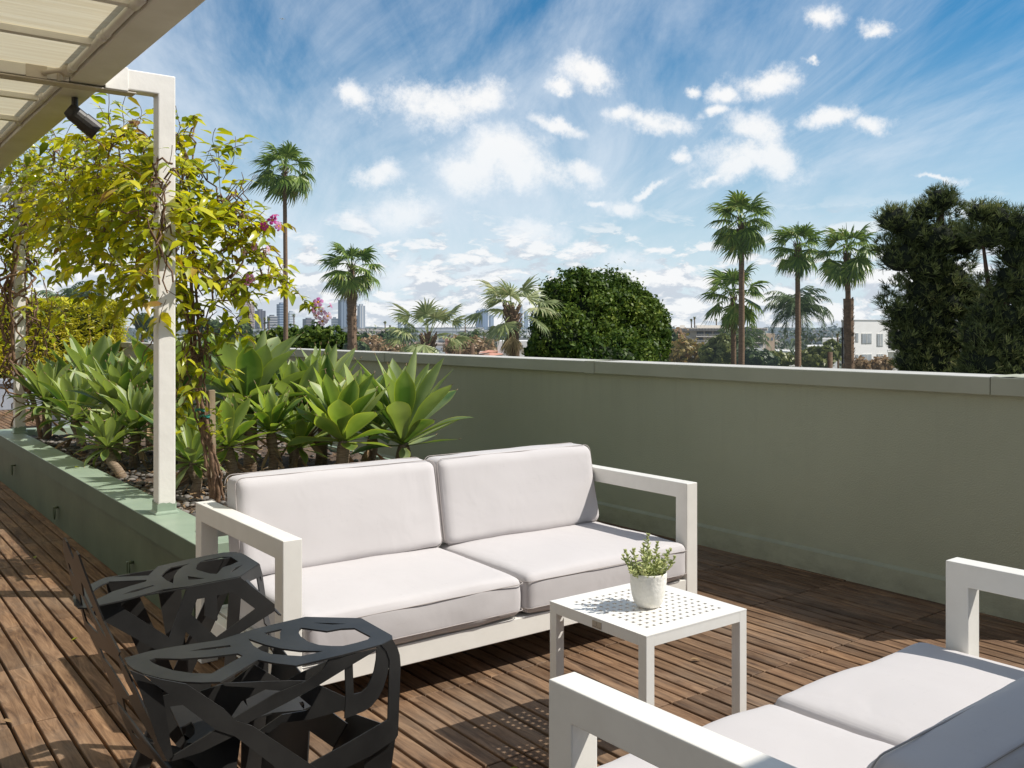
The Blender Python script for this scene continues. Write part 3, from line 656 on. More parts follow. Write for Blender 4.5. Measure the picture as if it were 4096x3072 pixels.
def sofa(name, label, xL, xR, yF, seat_n, rotz, loc, by=0.0, bz=0.0):
    """local frame: x along the sofa, front at y=0, back towards +y; arms z .645"""
    LEN = xR-xL; D = .89; w = .07; H = .645
    t = thing(name, label, 'sofa', loc); Z = Vector(loc)
    def P(mb, nm, mat, **k):
        # verts are in local frame already
        me_o = mb.build(nm, mat, None, **k); me_o.parent = t; return me_o
    for side, x0 in (('l', xL), ('r', xR-w)):
        pr = [(0, .001), (w, .001), (w, H-w), (D-w, H-w), (D-w, .001), (D, .001), (D, H), (0, H)]
        V = [(x0, p, q) for p, q in pr]+[(x0+w, p, q) for p, q in pr]
        P(MB().add(V, [tuple(range(7, -1, -1)), tuple(range(8, 16))]+[(i, (i+1) % 8, (i+1) % 8+8, i+8) for i in range(8)]), 'arm_frame', M['white'], bevel=.003)
    fr = MB()
    fr.box(xL+w+.001, xR-w-.001, .004, .05, .128, .205); fr.box(xL+w+.001, xR-w-.001, D-.05, D-.004, .128, .205)
    fr.box(xL+.012, xL+w-.012, w+.001, D-w-.001, .129, .204); fr.box(xR-w+.012, xR-.012, w+.001, D-w-.001, .129, .204)
    fr.box(xL+w+.002, xR-w-.002, .052, D-.052, .190, .2035)
    P(fr, 'seat_frame', M['white'], bevel=.0025)
    for fx in (xL+w/2, xR-w/2):
        for fy in (w/2, D-w/2): P(MB().tube([(fx, fy, .0), (fx, fy, .0035)], .022, 12), 'glide', M['black'])
    for fx in (xL+w+.002, xR-w-.002):
        P(MB().tube([(fx, .006, .129), (fx, .0055, .2035), (fx, .008, .2048), (fx, .048, .2045)], .0028, 6), 'weld', M['white'], smooth=True)
    bk = MB().box(xL+w+.001, xR-w-.001, D-.045, D-.008, .50, .56); bk.box(xL+w+.001, xR-w-.001, D-.044, D-.009, .30, .36)
    P(bk, 'back_rail', M['white'], bevel=.0025)
    cw = (LEN-2*w)/seat_n
    for k in range(seat_n):
        x0 = xL+w+cw*k+.006; x1 = x0+cw-.012
        m = cushion(MB(), x0, x1, -.012-by*1.4, .70-by*1.4, .215, .372+by*.2, r=.032, puff=(.004, .006, .022), seed=k+rotz*3)
        o = P(m, 'seat_cushion', M['fabric'], smooth=True)
        s = MB()
        for z in (.346+by*.2, .240):
            s.tube([(a, b, z+noise.noise(Vector((a*5, b*5, z*9)))*.003) for a, b in [(p[0], p[1]) for p in dense(rrect(x0-.002, x1+.002, -.0175-by*1.4, .704-by*1.4, .03))]], .0017, 5, cap=False)
        so_ = s.build('seam', M['piping'], None, smooth=True); so_.parent = o
    # back cushions, leaning
    lean = .20
    for k in range(seat_n):
        x0 = xL+w+cw*k+(.012 if k == 0 else .008); x1 = xL+w+cw*(k+1)-((.012 if by == 0 else -.022) if k == seat_n-1 else .008)
        m = cushion(MB(), x0, x1, .565+by*.6, .725+by*.6, .385, .757-bz, r=.035, puff=(.004, .014, .010), seed=k*3+5+rotz, lean=lean)
        o = P(m, 'back_cushion', M['fabric'], smooth=True)
        s = MB()
        for yy in (.588+by*.6, .702+by*.6):
            pts = []
            for a, z in dense(rrect(x0-.002, x1+.002, .3815, .7615-bz, .034)):
                pts.append((a, yy+lean*(z-.385)+noise.noise(Vector((a*5, z*5, yy)))*.003, z))
            s.tube(pts, .0017, 5, cap=False)
        so_ = s.build('seam', M['piping'], None, smooth=True); so_.parent = o
    t.rotation_euler = (0, 0, rotz)
    return t
def dense(pts, step=.05):
    out = []
    for a, b in zip(pts[:-1], pts[1:]):
        n = max(1, int(math.dist(a, b)/step))
        for k in range(n): out.append((a[0]+(b[0]-a[0])*k/n, a[1]+(b[1]-a[1])*k/n))
    out.append(pts[-1]); return out
sofa('outdoor_sofa', 'long white framed outdoor sofa with pale grey cushions against the planter', -1.0125, 1.0125, 0, 2, 0, (2.2705, 2.965, 0))
sofa('outdoor_sofa', 'shorter white framed outdoor sofa in the foreground, its back half in shade', -.83, .83, 0, 2, PI+R(1.2), (2.022, 1.492, 0), .05, .045)

# ---------------------------------------------------------------- side table
def side_table():
    x0, x1, y0, y1, H = 1.985, 2.442, 1.993, 2.448, .44; w = .034
    t = thing('side_table', 'square white metal side table with a perforated top between the sofas', 'table', ((x0+x1)/2, (y0+y1)/2, 0))
    for (a, b) in ((x0, y0), (x1-w, y0), (x0, y1-w), (x1-w, y1-w)):
        MB().box(a, a+w, b, b+w, 0.001, H-.0042).build('leg', M['tablewhite'], t, bevel=.0012)
    r = MB(); e = .0015
    r.box(x0+w, x1-w, y0+.0003, y0+w, H-.0355, H-.0042); r.box(x0+w, x1-w, y1-w, y1-.0003, H-.0355, H-.0042)
    r.box(x0+.0003, x0+w, y0+w, y1-w, H-.0355, H-.0042); r.box(x1-w, x1-.0003, y0+w, y1-w, H-.0355, H-.0042)
    r.build('apron', M['tablewhite'], t)
    # perforated sheet
    n = 12; sp = .030; hs = .0130
    cx, cy = (x0+x1)/2, (y0+y1)/2
    xs = [x0-.0004]; ys = [y0-.0004]
    for k in range(n):
        c = (k-(n-1)/2)*sp
        xs += [cx+c-hs/2, cx+c+hs/2]; ys += [cy+c-hs/2, cy+c+hs/2]
    xs.append(x1+.0004); ys.append(y1+.0004)
    V = [(a, b, H) for a in xs for b in ys]; m = len(ys); Fc = []
    for i in range(len(xs)-1):
        for j in range(m-1):
            if i % 2 == 1 and j % 2 == 1: continue
            Fc.append((i*m+j, (i+1)*m+j, (i+1)*m+j+1, i*m+j+1))
    o = MB().add(V, Fc).build('table_top', M['tablewhite'], t)
    so_ = o.modifiers.new('sheet', 'SOLIDIFY'); so_.thickness = .004; so_.offset = -1
    # maker's plate: small stamped sign on the left apron
    yc = on_x(2388, 2495, x0).y; zc = H-.020
    p = MB().box(x0-.0022, x0-.0002, yc-.021, yc+.021, zc-.0115, zc+.0105).build('name_plate', paint('stamped_plate', (.50, .43, .34), (.44, .37, .29), rough=.5, scale=60), t, bevel=.0006)
    q = MB(); X = x0-.0026
    q.box(X-.0002, X, yc-.0007, yc+.0007, zc-.002, zc+.007); q.box(X-.0003, X-.0001, yc-.0022, yc+.0022, zc+.0055, zc+.0072)
    q.box(X-.0004, X-.0002, yc-.0014, yc+.0014, zc-.0028, zc-.0016)
    for k, wd in enumerate((1,1,1,1,1,1,0,1,1,0,1,1,1)):   # a row of tiny capitals, illegible at this size
        if wd:
            a = yc+.018-.0029*k; q.box(X-.0002, X, a-.0020, a-.0013, zc-.0085, zc-.0055)
            if k % 2: q.box(X-.0003, X-.0001, a-.0020, a-.0002, zc-.0063, zc-.0056)
            else: q.box(X-.0003, X-.0001, a-.0020, a-.0004, zc-.0085, zc-.0079)
    q.build('plate_lettering', paint('engraving', (.20, .16, .12)), p)
side_table()

def pot_plant():
    c = Vector((2.205, 2.205, .4405)); rnd = random.Random(5)
    t = thing('potted_succulent', 'small succulent with thin curled leaves in a rough white pot on the side table', 'potted plant', c)
    wob = lambda a, z: 1+.016*noise.noise(Vector((math.cos(a)*2, math.sin(a)*2, z*40)))+.006*math.sin(z*330+a)
    prof = [(0, .0), (.028, .0), (.038, .004), (.0475, .018), (.054, .04), (.058, .065), (.060, .09), (.0605, .112), (.0590, .1145), (.056, .112), (.055, .095), (0, .095)]
    pr = []
    for (a, b), (a2, b2) in zip(prof[:-1], prof[1:]):
        for k in range(4): pr.append((a+(a2-a)*k/4, b+(b2-b)*k/4))
    pr.append(prof[-1])
    MB().lathe(pr, c, 48, wob).build('pot', M['pot'], t, smooth=True)
    MB().lathe([(0, .099), (.03, .101), (.0555, .098)], c, 24).build('potting_soil', M['potsoil'], t)
    st = MB(); lv = MB()
    def leaf(p, dr, ln):
        dr = dr.normalized(); pts = []; q = p.copy(); g = dr.copy()
        for k in range(5):
            pts.append(q.copy()); q += g*ln/4; g = (g+Vector((0, 0, .22))).normalized()
        lv.tube(pts, [.0011, .0024, .0027, .0020, .0005], 5)
    tips = [(0,0,.155,.01), (-.055,.0,.11,0), (-.075,.02,.085,0), (-.03,-.03,.12,0), (.045,.01,.115,0), (.07,-.015,.09,0), (.085,.01,.075,0), (.03,.05,.10,0), (-.04,.05,.09,0), (.055,.05,.07,0), (.01,-.055,.07,0), (-.06,-.04,.065,0), (.05,-.05,.075,0), (.0,.02,.09,0), (-.02,.0,.07,0), (.02,-.02,.06,0), (.07,.03,.05,0), (-.08,-.01,.05,0)]
    for (dx, dy, h, _) in tips:
        dx *= 1.2; dy *= 1.2; h *= .88; b = c+Vector((dx*.35+rnd.uniform(-.01, .01), dy*.35+rnd.uniform(-.01, .01), .098)); e = c+Vector((dx, dy, .098+h))
        pts = [b.lerp(e, k/8)+Vector((dx, dy, 0))*(.35*math.sin(k/8*PI)*.3)+Vector((rnd.uniform(-1, 1), rnd.uniform(-1, 1), 0))*.0015 for k in range(9)]
        st.tube(pts, [.0023-.0009*k/8 for k in range(9)], 5)
        nl = int(14+h*210)
        for k in range(nl):
            u = .12+.88*k/nl; i = min(7, int(u*8)); p = pts[i].lerp(pts[i+1], u*8-i)
            a = rnd.uniform(0, 6.28)
            tight = 1 if u < .85 else .55
            leaf(p, Vector((math.cos(a), math.sin(a), rnd.uniform(-.25, .6)+(1-tight)*1.2)), rnd.uniform(.012, .021)*tight)
        for k in range(7):
            a = rnd.uniform(0, 6.28); leaf(pts[-1], Vector((math.cos(a)*.8, math.sin(a)*.8, .7)), .009)
    for k in range(150):
        a = rnd.uniform(0, 6.28); r = rnd.uniform(.0, .054)
        leaf(c+Vector((r*math.cos(a), r*math.sin(a), .108+rnd.uniform(0, .018))), Vector((math.cos(a+rnd.uniform(-1, 1)), math.sin(a+rnd.uniform(-1, 1)), rnd.uniform(-.5, .9))), rnd.uniform(.012, .022))
    g = leafmat('succulent_leaf', (.40, .48, .18), (.72, .74, .34), trans=.25, rough=.4)
    st.build('stems', paint('succulent_stem', (.42, .44, .18), rough=.5), t, smooth=True); lv.build('leaves', g, t, smooth=True)
pot_plant()

# ---------------------------------------------------------------- folded steel armchair
def poly_plate(name, outline, holes, parent, thick=.004, off=0.0, bev=.0009):
    """flat plate from a 3-D outline with cut-outs (all in one plane)"""
    loops = [outline]+holes
    O = outline[0]
    nrm = Vector((0, 0, 0))
    for i in range(len(outline)):
        a, b = outline[i], outline[(i+1) % len(outline)]; nrm += (a-O).cross(b-O)
    nrm.normalize(); ux = (outline[1]-O).normalized(); uy = nrm.cross(ux)
    fl = [[((p-O).dot(ux), (p-O).dot(uy)) for p in lp] for lp in loops]
    tris = geometry.tessellate_polygon([[Vector((a, b, 0)) for a, b in lp] for lp in fl])
    flat = [p for lp in fl for p in lp]
    n = len(flat); V = [O+ux*a+uy*b+nrm*(off+thick/2) for a, b in flat]+[O+ux*a+uy*b+nrm*(off-thick/2) for a, b in flat]
    Fc = []
    for t in tris:
        a, b, c = t; ar = (flat[b][0]-flat[a][0])*(flat[c][1]-flat[a][1])-(flat[b][1]-flat[a][1])*(flat[c][0]-flat[a][0])
        if ar < 0: a, c = c, a
        Fc.append((a, b, c)); Fc.append((c+n, b+n, a+n))
    k = 0
    for lp in fl:
        m = len(lp)
        for i in range(m): a, b = k+i, k+(i+1) % m; Fc.append((a, a+n, b+n, b))
        k += m
    o = MB().add(V, Fc).build(name, M['steel'], parent)
    bm = bmesh.new(); bm.from_mesh(o.data); bmesh.ops.recalc_face_normals(bm, faces=bm.faces); bm.to_mesh(o.data); bm.free()
    return o
cA = lambda pts: [(200+.4521*x, 2100+.4521*y) for x, y in pts]
cB = lambda pts: [(400+.4051*x, 2400+.4051*y) for x, y in pts]
cC = lambda pts: [(900+.4051*x, 2400+.4051*y) for x, y in pts]
def smooth_loop(pts, it=1):
    return pts
def steel_chair():
    AZ = .62
    t = thing('steel_armchair', 'black folded steel armchair with cut-out pattern and broad flat arms', 'armchair', (.85, 2.4, 0))
    z = lambda pts, h=AZ: [on_z(a, b, h) for a, b in pts]
    # far arm
    far = cA([(200,640),(225,605),(290,565),(335,540),(385,517),(440,490),(490,470),(870,452),(955,370),(1210,312),(1400,272),(1540,248),(1640,243),(1690,252),(1725,268),(1850,345),(1680,460),(1400,512),(1225,548),(1000,575),(860,612),(740,645),(620,675),(430,715),(330,738),(250,738),(212,705)])
    h1 = cA([(375,600),(400,572),(455,535),(525,506),(858,491),(848,505),(700,548),(560,592),(470,636),(408,665),(388,635)])
    h2 = cA([(640,622),(720,588),(905,539),(922,544),(780,590)])
    h3 = cA([(985,455),(1022,415),(1068,380),(1240,345),(1180,370),(1130,408),(1098,455),(1088,522),(1030,495)])
    h4 = cA([(1290,385),(1302,355),(1325,332),(1370,317),(1520,287),(1600,287),(1668,328),(1600,358),(1530,380),(1475,438),(1418,436),(1300,402)])
    h5 = cA([(1218,457),(1290,468),(1370,478),(1300,486),(1226,490)])
    h6 = cA([(1588,432),(1610,405),(1640,382),(1707,357),(1665,388)])
    poly_plate('armrest', z(far), [z(h) for h in (h1, h2, h3, h4, h5, h6)], t)
    # near arm
    near = cB([(240,580),(500,510),(750,465),(1180,402),(1500,300),(1700,250)])+cC([(795,173),(1345,186),(1650,358),(1655,385),(1620,415),(1560,442),(1150,550),(700,656),(500,632),(326,598)])+cB([(1190,816),(1000,823),(800,813),(600,780),(430,735),(330,690),(270,640)])
    n1 = cB([(485,600),(545,583),(800,588),(1050,572),(1360,535),(1410,560),(1100,735),(900,730),(720,702),(590,660),(520,628)])
    n2 = cB([(875,515),(1000,488),(1285,452),(1295,470),(1080,498)])
    n3 = cB([(1620,333),(1795,293),(1778,330),(1778,395),(1700,368)])
    n4 = cC([(230,388),(300,415),(400,448),(550,485),(740,508),(970,512),(860,540),(750,562),(600,553),(450,540),(360,508),(280,458)])
    n5 = cC([(727,330),(733,300),(755,280),(1005,315),(1150,290),(1280,285),(1438,368),(1410,398),(1300,430),(1160,462),(1050,462),(930,452),(820,418),(745,365)])
    n6 = cC([(860,232),(950,233),(1205,242),(1060,250)])
    poly_plate('armrest', z(near), [z(h) for h in (n1, n2, n3, n4, n5, n6)], t)
    # inner side panel of the far arm
    YF = 2.683
    y = lambda pts, Y: [on_y(a, b, Y) for a, b in pts]
    fp = cA([(430,717),(625,677),(860,614),(1225,550),(1680,462),(1985,700),(1988,760),(1470,1090),(1330,1160),(1150,1180),(950,1110),(500,862),(380,780)])
    f1 = cA([(628,690),(820,630),(1050,590),(1205,565),(1055,995),(630,725)])
    f2 = cA([(1300,655),(1370,643),(1362,800),(1470,848),(1482,830),(1475,622),(1612,592),(1815,742),(1475,992),(1250,790)])
    f3 = cA([(1200,945),(1320,1045),(1172,1072)])
    poly_plate('side_panel', y(fp, YF), [y(h, YF) for h in (f1, f2, f3)], t)
    # outer side panel of the far arm (slopes outward to the floor)
    a = on_z(*cA([(490,470)])[0], AZ); b = on_z(*cA([(1725,268)])[0], AZ); g0 = Vector((a.x+.03, a.y+.09, .0)); g1 = Vector((b.x-.05, b.y+.0, .0))
    def patch(q, s0, s1, r0, r1): # bilinear
        A, B, Cc, Dd = q; f = lambda u, v: (A.lerp(B, u)).lerp(Dd.lerp(Cc, u), v)
        return [f(s0, r0), f(s1, r0), f(s1, r1), f(s0, r1)]
    def strips(name, A, B, C_, D_, polys, offs=0):
        f = lambda u, v: (A.lerp(B, u)).lerp(D_.lerp(C_, u), v)
        for k, pl in enumerate(polys):
            poly_plate(name, [f(u, v) for u, v in pl], [], t, off=offs+.0021*k)
    strips('side_panel', a, b, g1, g0, [[(.0,.0),(.16,.0),(.85,1.0),(.62,1.0)], [(.84,.0),(1.0,.0),(.30,1.0),(.10,1.0)], [(.0,.0),(1.0,.0),(.98,.10),(.02,.10)], [(.35,.06),(.52,.06),(.60,.5),(.45,.42)], [(.9,.05),(1.0,.05),(1.0,1.0),(.9,1.0)]])
    # front of the far arm
    c0 = on_z(*cA([(1850,345)])[0], AZ); c1 = on_z(*cA([(1680,460)])[0], AZ)
    strips('arm_front', c0, c1, Vector((c1.x+.11, c1.y-.02, .46)), Vector((c0.x+.02, c0.y-.0, .30)), [[(.0,.0),(1,.0),(1,.14),(0,.12)], [(.0,.1),(.25,.1),(.9,1),(.6,1)], [(.85,.1),(1,.1),(1,1),(.9,1)], [(0,.1),(.12,.1),(.15,1),(0,1)]])
    # near outer side: crossing straps
    YN = 1.915
    yn = lambda pts, k: [on_y(p, q, YN+.0021*k) for p, q in pts]
    P = poly_plate
    P('side_strap', yn(cB([(430,737),(600,782),(850,828),(1230,1078),(1340,1190),(1500,1240),(2230,1720),(1800,1700),(1330,1345),(1140,1280),(600,870)]), 0), [], t)
    P('side_strap', yn(cC([(1030,580),(1180,552),(1500,478),(1500,490),(1260,632),(925,838),(610,1010),(240,1200),(110,1330),(-234,1500),(-530,1590),(-505,1530),(-200,1345),(106,1150),(500,920),(800,800),(960,690)]), 1), [], t)
    P('side_strap', yn(cC([(1540,442),(1650,385),(1700,470),(1722,540),(1731,640),(1705,1330),(1680,1370),(1430,1540),(1100,1700),(600,1760),(900,1580),(1210,1410),(1605,1180),(1622,590),(1590,500)]), 2), [], t)
    P('side_strap', yn(cC([(1497,470),(1640,400),(1622,600),(1600,730),(1560,870),(1510,965),(1440,1050),(1370,1095),(1280,1130),(1180,1170),(1190,960),(1183,680),(1258,632),(1268,928),(1340,912),(1400,860),(1440,780),(1470,700),(1490,590)]), 3), [], t)
    P('side_strap', yn(cC([(-40,820),(180,812),(390,803),(640,796),(800,798),(760,860),(610,898),(440,886),(250,860),(0,846)]), 4), [], t)
    P('side_panel', yn(cB([(290,690),(430,745),(500,800),(610,880),(720,1560),(660,1590),(560,1380),(470,1100),(380,860)]), 5), [], t)
    # inner side of the near arm
    yi = lambda pts, Y: [on_y(p, q, Y) for p, q in pts]
    P('side_panel', yi(cC([(280,630),(560,800),(160,1000),(40,1180),(-110,1020),(-250,900),(-60,840),(40,820)]), 2.16), [], t)
    P('side_panel', yi(cC([(730,950),(930,838),(1195,960),(1205,1075),(830,1180),(560,1210),(430,1310),(330,1290),(560,1130),(800,1090),(850,1050)]), 2.13), [], t)
    P('side_panel', yi(cC([(1170,560),(1050,640),(930,722),(800,798),(620,790),(700,740),(1060,575)]), 2.02), [], t)
    # seat
    SZ = .365
    zs = lambda pts: [on_z(p, q, SZ) for p, q in pts]
    seat = cB([(690,1060),(840,1040),(1000,960),(1160,840),(1500,800),(1900,900),(2010,960),(2085,1055),(1990,1095),(1700,1120),(1480,1190),(1200,1330),(1020,1420),(860,1420),(790,1270),(740,1170)])
    s1 = cB([(800,1265),(900,1208),(935,1260),(935,1330),(890,1375),(850,1400),(820,1330)])
    s2 = cB([(1080,1000),(1230,880),(1290,870),(1290,960),(1120,1060)])
    s3 = cB([(1965,1020),(2000,1008),(2018,1030),(2015,1085),(1990,1060)])
    s4 = cB([(1400,960),(1440,980),(1455,1055),(1420,1010)])
    P('seat', zs(seat), [zs(h) for h in (s1, s2, s3, s4)], t)
    # back rest: reclined leaf-like plate, seen almost edge on
    q0, q1, q2 = on_y(684, 3030, 2.0), on_y(254, 2154, 2.45), on_y(392, 2607, 2.75)
    nb = (q1-q0).cross(q2-q0).normalized(); co_ = Vector((0, 0, CAMZ))
    def bk(pts):
        out = []
        for a, b in pts:
            dv = W(a, b, 1.0)-co_; out.append(co_+dv*((q0-co_).dot(nb)/dv.dot(nb)))
        return out
    outline = cA([(120,125),(130,112),(152,150),(185,235),(213,302),(220,238),(235,228),(255,262),(285,350),(375,590),(480,850),(560,1010),(620,1125)])+cB([(190,545),(290,735),(440,1060),(560,1290),(690,1555),(700,1588),(610,1586),(500,1560),(400,1500),(335,1410),(290,1300),(235,1195),(190,1080),(160,930),(120,800)])+cA([(560,1440),(500,1290),(440,1145),(375,1010),(310,880),(285,770),(235,640),(195,520),(180,440),(150,340),(124,230)])
    hs_ = [cA([(166,330),(178,340),(200,400),(222,455),(208,440),(180,385)]), cA([(280,495),(300,530),(400,750),(505,990),(470,950),(380,780),(300,620)]), cA([(262,600),(285,620),(350,760),(435,960),(385,920),(325,850),(290,740)]),
           cB([(0,470),(90,530),(190,610),(265,800),(335,930),(285,945),(215,830),(110,660),(40,570)]), cB([(225,965),(290,985),(400,1170),(550,1415),(470,1405),(390,1370),(330,1310),(270,1160)])]
    P('backrest', bk(outline), [bk(h) for h in hs_], t, thick=.004)
    m = MB()   # curved shell joining back and seat
    rows = []
    for k in range(9):
        u = k/8; ang = u*1.15
        xx = .632+.22*(1-math.cos(ang))*.9+.03*u; zz = .385-.16*math.sin(ang)
        rows.append([(xx, 2.03+.02*u, zz), (xx, 2.28, zz-.004), (xx, 2.56-.03*u, zz)])
    V = [p for r in rows for p in r]; Fc = [(i*3+j, i*3+j+1, i*3+j+4, i*3+j+3) for i in range(8) for j in range(2)]
    o = m.add(V, Fc).build('back_shell', M['steel'], t, smooth=True); o.modifiers.new('s', 'SOLIDIFY').thickness = .004
    # legs and lower plates
    def quad(nm, *p): P(nm, [Vector(q) for q in p], [], t)
    quad('leg', (.575,1.985,.40), (.65,1.985,.38), (.63,1.99,0.002), (.58,1.99,0.002))
    quad('leg', (.80,2.62,.38), (.90,2.62,.38), (.86,2.60,0.002), (.80,2.60,0.002))
    quad('leg', (1.02,1.93,.385), (1.10,1.93,.41), (1.06,1.97,0.002), (.99,1.97,0.002))
    quad('leg', (1.02,2.70,.385), (1.10,2.70,.41), (1.08,2.66,0.002), (1.00,2.66,0.002))
    quad('lower_plate', (1.115,1.96,.40), (1.115,2.20,.36), (1.06,2.30,.14), (1.045,1.98,.05))
    quad('lower_plate', (1.112,2.68,.42), (1.112,2.42,.36), (1.06,2.36,.12), (1.045,2.62,.04))
    quad('lower_plate', (1.09,2.16,.35), (1.09,2.50,.35), (1.07,2.46,.27), (1.07,2.20,.28))
    quad('lower_plate', (.74,2.06,.22), (.78,2.52,.24), (.78,2.52,.12), (.74,2.06,.10))
    quad('lower_plate', (.68,1.99,.36), (.76,1.99,.36), (1.02,1.99,.04), (.92,1.99,.03))
    quad('lower_plate', (.95,2.00,.36), (1.01,2.00,.36), (.74,2.00,.02), (.66,2.00,.03))
    quad('lower_plate', (.70,2.60,.36), (.78,2.60,.36), (1.02,2.58,.04), (.92,2.58,.03))
    quad('lower_plate', (.78,2.03,.30), (.86,2.03,.32), (1.0,2.03,.05), (.92,2.03,.04))
    quad('lower_plate', (.80,2.50,.345), (.92,2.42,.345), (.80,2.25,.06), (.70,2.35,.05))
    quad('side_strap', (.80,1.94,.41), (.84,1.94,.41), (.90,1.945,.20), (.86,1.945,.20))
steel_chair()
# ================================================================ PLANTS ON THE TERRACE
def interp(tab, u):
    for (a, x), (b, y) in zip(tab[:-1], tab[1:]):
        if u <= b: return x+(y-x)*(u-a)/(b-a)
    return tab[-1][1]
AGW = [(0, .50), (.12, .42), (.3, .62), (.5, .93), (.62, 1.0), (.76, .86), (.88, .50), (.96, .17), (1, .0)]
TIPS = []
def agave_leaf(mb, c, az, el, ln, wd, bend, rnd, cup=.30, twist=0.0):
    n = 12; hx = Vector((math.cos(az), math.sin(az), 0)); p = c+hx*.02; e = el; V = []; A = []
    cols = (-1, -.91, -.45, 0, .45, .91, 1)
    w0 = wd; wav = rnd.uniform(0, 6); wa = rnd.uniform(0, .10)
    for k in range(n+1):
        u = k/n; t = hx*math.cos(e)+Vector((0, 0, math.sin(e))); s = Vector((0, 0, 1)).cross(hx).normalized(); nr = t.cross(s)*-1
        if nr.z < 0 and math.cos(e) > 0: nr = -nr
        tw = twist*u; s2 = s*math.cos(tw)+nr*math.sin(tw); n2 = nr*math.cos(tw)-s*math.sin(tw)
        w = wd/2*interp(AGW, u)
        for q in cols:
            V.append(p+s2*(w*q)+n2*(cup*w*abs(q)**1.5*(1-.5*u)+wa*w*abs(q)*math.sin(u*9+wav+q)))
            A.append(1.0 if abs(q) == 1 else (.25 if abs(q) == .91 else 0.0))
        p = p+t*(ln/n); e -= bend/n*(1.6 if u > .45 else .6)
    TIPS.append((Vector(V[-4]), t.copy(), w0))
    m = len(cols)
    mb.add(V, [(i*m+j, i*m+j+1, (i+1)*m+j+1, (i+1)*m+j) for i in range(n) for j in range(m-1)], A)
def agave(label, px, py, d, ln, n, seed, mat='agave', wr=.30, base=None, low=-.15, bend=1.0, up=1.35):
    ln *= 1.17; n = int(n*1.4); low -= .05; wr *= .86; up += .12
    rnd = random.Random(seed); c = W(px, py, d); g = Vector((c.x+rnd.uniform(-.05, .05), c.y+rnd.uniform(-.05, .05), .36))
    if base: g = W(*base); g.z = .36
    g.x = min(max(g.x, PXI+.05), PX1-.26); g.y = min(max(g.y, 4.32), 9.6)
    t = thing('agave', label, 'agave', g, 'agaves in the planter')
    mb = MB(); dead = MB(); ga = 2.39996; a0 = rnd.uniform(0, 6.28)
    for k in range(n):
        u = (k+.5)/n
        el = low+(up-low)*(u**.85)+rnd.uniform(-.12, .12)
        l = ln*(.62+.42*math.sin(min(1, u*1.25)*PI*.62))*rnd.uniform(.88, 1.08)
        if u > .9: l *= .8
        w = l*wr*rnd.uniform(.9, 1.1)*(1 if u < .85 else .62)
        b = bend*(1-u)*rnd.uniform(.4, 1.1)+rnd.uniform(-.1, .25)*(.3+u)
        if rnd.random() < .25: b -= .5
        agave_leaf(mb, c+Vector((0, 0, .07*u*ln/.4)), a0+ga*k+rnd.uniform(-.15, .15), el, l, w, b, rnd, cup=.28+.35*u, twist=rnd.uniform(-.35, .35))
    mb.build('rosette', M[mat], t, smooth=True, attr='edge')
    for p, tt, w_ in TIPS:
        if rnd.random() < .75:
            q = p-tt*rnd.uniform(.004, .014); dead.tube([q, q+tt*.012, q+tt*.024+Vector((rnd.gauss(0, .003), rnd.gauss(0, .003), rnd.gauss(0, .003)))], [.0035, .0022, .0004], 5)
    TIPS.clear()
    for k in range(5):
        agave_leaf(dead, c-Vector((0, 0, .05+.02*k)), rnd.uniform(0, 6.28), rnd.uniform(-1.0, -.5), ln*rnd.uniform(.35, .6), ln*.10, rnd.uniform(-.6, .4), rnd, cup=.9, twist=rnd.uniform(-1.5, 1.5))
    dead.build('dry_leaves', M['deadleaf'], t, smooth=True)
    mid = g.lerp(c, .5)+Vector((rnd.uniform(-.03, .03), rnd.uniform(-.03, .03), 0)); k = .035*(ln/.35)**.5
    MB().tube([g-Vector((0, 0, .03)), g.lerp(mid, .6), mid, c-Vector((0, 0, .02)), c+Vector((0, 0, .03))], [k*1.15, k, k*1.02, k*1.08, k*.7], 12).build('stem', M['agavestem'], t, smooth=True)
agave('outermost agave on a short bare stem beside the far post, dark lower leaves', 185, 1620, 8.15, .33, 34, 1, base=(190, 1730, 8.5), low=-.5, wr=.27)
agave('big broad agave reaching up in front of the bamboo hedge', 375, 1595, 8.5, .46, 26, 2, low=.05, bend=.5, wr=.33)
agave('agave with many sunlit upright leaves left of the near post, in mid bed', 478, 1668, 7.1, .38, 36, 3, low=-.1, wr=.27)
agave('small dark low agave leaning over the pebbles by the ledge', 432, 1800, 6.5, .24, 28, 4, low=-.5, base=(500, 1850, 6.3), wr=.30)
agave('large agave partly hidden behind the near post', 690, 1640, 7.3, .50, 26, 5, low=-.1)
agave('low shaded agave just right of the near post foot', 735, 1800, 5.85, .28, 26, 6, low=-.4)
agave('biggest agave, broad grey green leaves standing behind the vine trunk', 1000, 1665, 6.7, .50, 30, 7, low=.0, bend=.7, wr=.39)
agave('young bright agave on a thick pale trunk in front of the biggest one', 1085, 1738, 6.0, .235, 24, 8, 'agave2', base=(1083, 1880, 6.0), low=-.1, wr=.33)
agave('low agave with small curled leaves right of the vine trunk', 915, 1800, 5.85, .27, 26, 9, 'agave2', low=-.4, base=(905, 1890, 5.8))
agave('small drooping agave at the left foot of the vine trunk', 770, 1862, 5.55, .22, 24, 10, low=-.5)
agave('compact agave with wide bright rounded leaves behind the long sofa', 1375, 1775, 6.0, .38, 22, 11, 'agave2', low=.0, wr=.44, bend=.5)
agave('rightmost agave, long leaves arching toward the parapet wall', 1615, 1790, 6.5, .50, 24, 12, low=.05, wr=.29, bend=.7)
agave('tall narrow leaved agave behind the compact one', 1300, 1660, 7.0, .40, 26, 13, low=.1, bend=.4, wr=.27)
agave('agave glimpsed behind the vine trunk, wide upright leaves', 860, 1610, 7.4, .42, 22, 14, low=.1, bend=.4, wr=.36)

